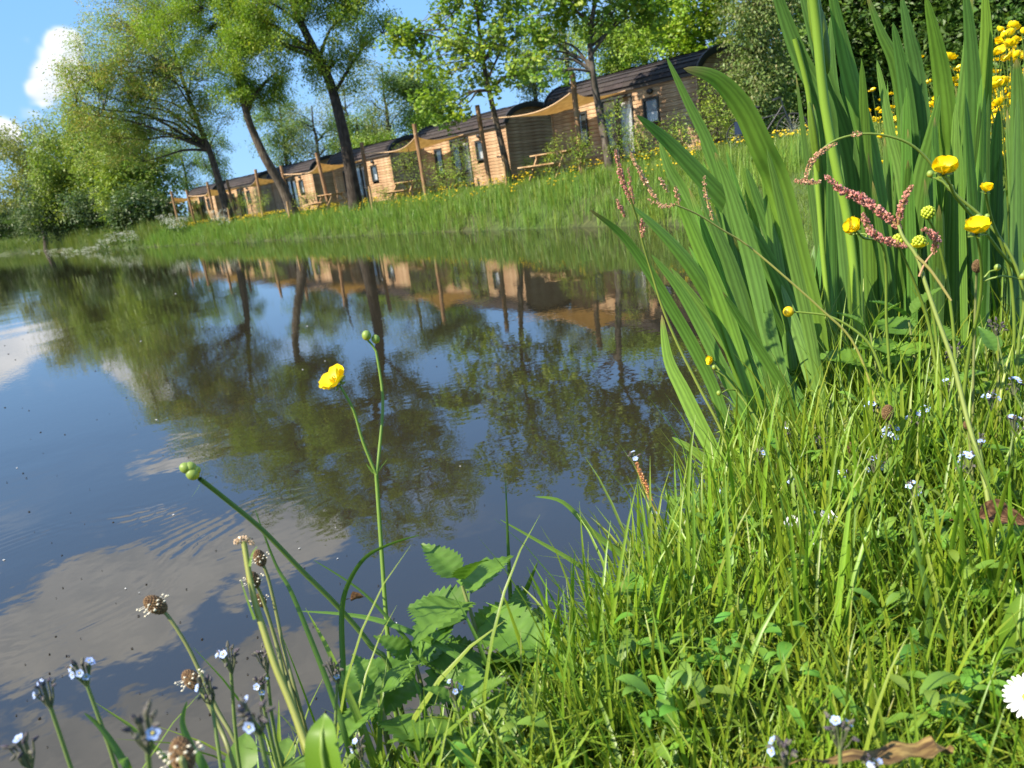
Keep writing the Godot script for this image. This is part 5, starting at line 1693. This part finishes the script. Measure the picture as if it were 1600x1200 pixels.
func lone_plants() -> void:
	rng.seed = 860
	# prominent single blades of grass: [width px, d base, d tip, points from tip to base]
	var blades := [
		[9, 0.62, 0.6, [[655, 836], [610, 850], [570, 872], [543, 915], [534, 960], [536, 1040], [540, 1120]]],
		[12, 0.62, 0.66, [[470, 955], [540, 960], [600, 972], [680, 1005], [760, 1055], [830, 1105], [870, 1150]]],
		[9, 0.58, 0.6, [[398, 795], [430, 880], [455, 925], [490, 1010], [520, 1090], [545, 1170]]],
		[8, 0.74, 0.74, [[790, 750], [793, 830], [796, 900], [800, 980], [806, 1060]]],
		[15, 0.74, 0.74, [[840, 878], [825, 915], [810, 950], [808, 1000], [815, 1060]]],
		[10, 0.8, 0.8, [[782, 812], [840, 845], [900, 880], [960, 925], [1010, 980], [1040, 1040]]],
		[14, 0.8, 0.78, [[836, 776], [880, 785], [930, 835], [990, 880], [1040, 920], [1080, 970], [1105, 1040]]],
		[11, 0.47, 0.47, [[132, 1114], [160, 1140], [190, 1185], [210, 1230]]],
		[12, 0.46, 0.46, [[292, 1096], [285, 1130], [300, 1170], [330, 1230]]],
		[7, 0.66, 0.66, [[490, 875], [560, 920], [610, 970], [660, 1030], [700, 1090]]],
		[14, 0.66, 0.62, [[1085, 1038], [1095, 1050], [1118, 1075], [1134, 1110], [1140, 1150]]],
		[10, 0.9, 0.9, [[1180, 1180], [1280, 1160], [1330, 1140], [1400, 1130]]],
		[10, 0.62, 0.6, [[1420, 790], [1432, 850], [1445, 910], [1452, 960], [1448, 1030]]],
		[14, 0.7, 0.72, [[1430, 760], [1480, 840], [1530, 900], [1560, 960], [1590, 1030]]],
		[10, 0.95, 0.95, [[1075, 720], [1110, 745], [1150, 765], [1190, 790], [1230, 815]]]]
	for a in blades:
		var s := rooted(a[3], a[1], a[2])
		var t := thing("grass_blade", "long single grass blade standing clear of the turf", "grass", s[0], "single long grass blades")
		var path := smooth_path(s, 5)
		var loc := []
		var ws := []
		var sides := []
		for k in path.size():
			var u := float(k) / (path.size() - 1)
			loc.append(path[k] - t.position)
			ws.append(a[0] * a[1] / F * pow(maxf(0.0, 1.0 - pow(u, 2.5)), 0.8) + 0.0003)
			var tg: Vector3 = (path[mini(k + 1, path.size() - 1)] - path[maxi(k - 1, 0)]).normalized()
			sides.append(tg.cross((path[k] - EYE).normalized()).normalized().rotated(tg, 0.5))
		var b := MB.new()
		b.ribbon(loc, ws, sides, 0.15, tint(Color(0.12, 0.24, 0.03), 0.15))
		part("blade", b.mesh(M.grass), t)
	# broad-leaved herbs between the grass
	var proto := thing("broadleaf_herb", "low rosette of broad green leaves between the grass", "plant", Vector3.ZERO, "broad-leaved herbs in the grass")
	for k in 6:
		part("leaf", recolored(fl.ovate, tint(Color(0.15, 0.29, 0.03), 0.2), M.leaf), proto, Transform3D((Basis(Vector3.UP, k * 2.4) * Basis(Vector3(0, 0, 1), rv(0.3, 1.0))).scaled(Vector3(1, 1, rv(0.6, 1.0)) * rv(0.018, 0.042)), Vector3(0, rv(0.0, 0.03), 0)))
	var first := true
	for a in [[1080, 1075, 0.66], [1020, 1060, 0.68], [1400, 760, 0.85], [1440, 720, 0.9], [1330, 850, 0.8], [1500, 830, 0.78], [1560, 880, 0.72], [1580, 960, 0.66], [1250, 900, 0.78], [1380, 900, 0.74], [960, 1170, 0.6], [1150, 1120, 0.62], [1460, 940, 0.7], [1540, 620, 0.98], [1400, 600, 1.05], [1590, 720, 0.84], [780, 1100, 0.66]]:
		var p := near(a[0], a[1], a[2])
		p.y = ground(p.x, p.z) + rv(0.02, 0.07)
		if first:
			proto.position = p
			first = false
		else:
			copy_of(proto, "broadleaf_herb", p, rv(0, TAU), rv(0.7, 1.15))
	# upright leaf at the bottom edge
	for a in [[[508, 1120], [512, 1230], 0.40, "upright pale green leaf beside the stout stalk"], [[1597, 930], [1590, 1010], 0.62, "bright green pointed leaf by the daisy"], [[1040, 770], [1075, 850], 0.86, "pointed dock leaf hanging at the water's edge"]]:
		var s := rooted([a[0], a[1]], a[2], a[2])
		var t := thing("broad_leaf", a[3], "plant", s[0])
		add_stem(t, s, 0.0015, 0.001, Color(0.14, 0.22, 0.03))
		var path := smooth_path(s, 8)
		var loc := []
		var ws := []
		for k in path.size():
			var u := float(k) / (path.size() - 1)
			loc.append(path[k] - t.position + Vector3(0, 0.002, 0))
			ws.append(0.022 * sin(PI * pow(u, 0.8)) + 0.0004)
		var b := MB.new()
		b.ribbon(loc, ws, [Vector3(0.9, 0, 0.4)], 0.15, Color(0.14, 0.26, 0.02))
		part("leaf", b.mesh(M.leaf), t)
	var dk := px_path([[1170, 1205], [1240, 1192], [1320, 1184], [1400, 1176], [1460, 1166], [1490, 1172]], 0.45, 0.44)
	var dock := thing("dock_leaf", "long brown-edged leaf lying low over the grass", "leaf", dk[0])
	var dl := []
	var dw := []
	var dpath := smooth_path(dk, 5)
	for k in dpath.size():
		var u := float(k) / (dpath.size() - 1)
		dl.append(dpath[k] - dock.position + Vector3(0, 0.0015 * sin(k * 1.3), 0))
		dw.append(0.0012 + 0.016 * pow(maxf(0.0, sin(PI * clampf((u - 0.3) / 0.7, 0.0, 1.0))), 0.7))
	var dkb := MB.new()
	dkb.ribbon(dl, dw, [Vector3(0.1, 0.35, 1.0)], 0.2, Color(0.23, 0.16, 0.05))
	part("blade", dkb.mesh(M.dry), dock)
	# white lady's smock
	var s3 := rooted([[1272, 830], [1230, 845], [1212, 880], [1195, 940], [1188, 1010], [1192, 1090]], 0.66, 0.74)
	var cf := thing("cuckoo_flower", "white four-petalled flower on a pale stem in the grass", "flower", s3[0])
	add_stem(cf, s3, 0.002, 0.0013, Color(0.2, 0.26, 0.04))
	var pm := MB.new()
	var rs := []
	for r in 5:
		var u := r / 4.0
		var line := PackedVector3Array()
		for k in 5:
			var q := (k - 2) / 2.0
			line.append(Vector3(0.012 * u, 0.004 * u + 0.002 * q * q, q * 0.0065 * sin(PI * (0.1 + 0.62 * u))))
		rs.append(line)
	pm.rows(rs, Color(0.82, 0.8, 0.86))
	var pmesh := pm.mesh(M.petal)
	for q in [[1245, 818, Vector3(-0.5, 0.8, 0.2)], [1288, 812, Vector3(0.3, 0.9, 0.2)], [1268, 832, Vector3(0, 0.4, 0.9)]]:
		var c := near(q[0], q[1] + 8, 0.735) - cf.position
		add_stem(cf, [s3[-1], (s3[-1] + c + cf.position) * 0.5, c + cf.position], 0.0008, 0.0007, Color(0.25, 0.28, 0.06), 2)
		for k in 4:
			part("petal", pmesh, cf, Transform3D(facing(q[2]) * Basis(Vector3.UP, k * PI / 2) * Basis(Vector3(0, 0, 1), 0.75), c))
	# daisy at the right edge
	var dp := near(1611, 1092, 0.52)
	var foot := Vector3(dp.x + 0.01, ground(dp.x, dp.z), dp.z)
	var da := thing("daisy", "white daisy with yellow centre, short in the bright grass", "flower", foot)
	add_stem(da, [foot, dp], 0.0012, 0.001, Color(0.15, 0.22, 0.05))
	var dm := MB.new()
	dm.ribbon([Vector3(0.003, 0, 0), Vector3(0.007, 0.0008, 0), Vector3(0.0115, 0.001, 0), Vector3(0.013, 0.0006, 0)], [0.0012, 0.0021, 0.0019, 0.0006], [Vector3(0, 0, 1)], 0.1, Color(0.85, 0.85, 0.83))
	var dmesh := dm.mesh(M.petal)
	var db := facing(Vector3(-0.35, 0.8, 0.35))
	for k in 26:
		part("petal", dmesh, da, Transform3D(db * Basis(Vector3.UP, TAU * k / 26.0) * Basis(Vector3(0, 0, 1), rv(0.0, 0.2)), dp - foot))
	var dc := MB.new()
	dc.ball(Vector3.ZERO, Vector3(0.0042, 0.0022, 0.0042), 8, Color(0.75, 0.5, 0.02), Basis(), 0.08)
	part("disc", dc.mesh(M.petal), da, Transform3D(db, dp - foot))
	# withered leaves
	for a in [[1272, 1035, 0.72, 0.055, 0.3, "curled pale brown dead leaf lying in the grass", Color(0.34, 0.25, 0.15)], [1300, 1062, 0.7, 0.04, 1.3, "reddish brown dead leaf lying under the curled one", Color(0.26, 0.11, 0.06)], [1575, 802, 0.7, 0.045, 0.2, "brown withered leaf hanging from the sorrel stem", Color(0.25, 0.13, 0.06), 0.35], [588, 930, 0.66, 0.02, 2.2, "small curled brown leaf on the buttercup's stem", Color(0.25, 0.13, 0.05)], [1115, 662, 0.95, 0.0, 0.0, "", Color.BLACK]]:
		if a[3] == 0.0: continue
		var p := near(a[0], a[1], a[2])
		var t := thing("dead_leaf", a[5], "leaf", p)
		part("blade", recolored(fl.ovate, a[6], M.dry), t, Transform3D((Basis(Vector3.UP, a[4]) * Basis(Vector3(1, 0, 0), 0.5)).scaled(Vector3(1, 1.6, 0.6 if a.size() < 8 else a[7]) * a[3]), Vector3(-a[3] * 0.5, 0, 0)))
		part("stalk", recolored(fl.ovate, a[6] * 0.8, M.dry), t, Transform3D(Basis(Vector3.UP, a[4] + 0.2).scaled(Vector3(0.6, 0.5, 0.06) * a[3]), Vector3(-a[3] * 1.0, 0, 0)))

func floating() -> void:
	# seeds, midges and fallen petals on the water
	var b := MB.new()
	var c := MB.new()
	rng.seed = 990
	for k in 230:
		var r := ray(rv(-60, 760), 420.0 + 760.0 * rng.randf())
		if r.y > -0.03: continue
		var p := EYE + r * (1.45 / -r.y)
		if shore(p.x, p.z) > -0.4: continue
		var white := rng.randf() < 0.12
		var s := rv(0.0018, 0.0045) * (0.6 + 0.2 * p.distance_to(EYE))
		(c if white else b).ball(Vector3(p.x, 0.003, p.z), Vector3(s, s * 0.35, s * rv(0.5, 0.9)), 4, Color(0.7, 0.7, 0.68) if white else Color(0.03, 0.025, 0.02), Basis(Vector3.UP, rv(0, TAU)))
	var o := Node3D.new()
	o.name = "floating_seeds"
	add_child(o)
	tag(o, "dark seeds and pale petals scattered floating on the water", "seeds", "", "stuff")
	part("seeds", b.mesh(M.dry), o).set_meta("kind", "stuff")
	part("petals", c.mesh(M.petal), o).set_meta("kind", "stuff")

# ------------------------------------------------------------------
func _ready() -> void:
	var cam := Camera3D.new()
	cam.name = "camera"
	cam.fov = rad_to_deg(2.0 * atan(600.0 / F))
	cam.near = 0.02
	cam.far = 1500.0
	cam.transform = Transform3D(cam_basis, EYE)
	var lens := CameraAttributesPhysical.new()       # the wide lens of a phone: near flowers and the far bank a little soft
	lens.frustum_focal_length = 12.0 / tan(deg_to_rad(cam.fov) / 2.0)
	lens.exposure_aperture = 13.0
	lens.frustum_focus_distance = 0.95
	lens.frustum_near = 0.02
	lens.frustum_far = 1500.0
	cam.attributes = lens
	add_child(cam)
	cam.current = true
	var env := Environment.new()
	env.background_mode = Environment.BG_SKY
	var sk := Sky.new()
	var sm := PanoramaSkyMaterial.new()
	sm.panorama = sky_panorama()
	sk.sky_material = sm
	env.sky = sk
	env.background_energy_multiplier = 1.0
	env.tonemap_mode = Environment.TONE_MAPPER_LINEAR
	env.tonemap_exposure = 2.2
	env.sdfgi_enabled = true
	env.ssao_enabled = true
	env.ssil_enabled = true
	var we := WorldEnvironment.new()
	we.name = "environment"
	we.environment = env
	add_child(we)
	var sun := DirectionalLight3D.new()
	sun.name = "sun"
	sun.light_energy = 1.6
	sun.light_color = Color(1.0, 0.95, 0.87)
	sun.light_angular_distance = 0.53
	sun.shadow_enabled = true
	add_child(sun)
	sun.look_at_from_position(Vector3.ZERO, -Vector3(-0.72, 0.80, 0.36))
	materials()
	setting()
	print("setting ", Time.get_ticks_msec())
	trees()
	print("trees ", Time.get_ticks_msec())
	cabins()
	furniture()
	banks()
	shrubs()
	print("banks ", Time.get_ticks_msec())
	flower_meshes()
	iris()
	buttercups()
	sorrels()
	plantains()
	forget_me_nots()
	nettles()
	lone_plants()
	floating()
	print("done ", Time.get_ticks_msec())
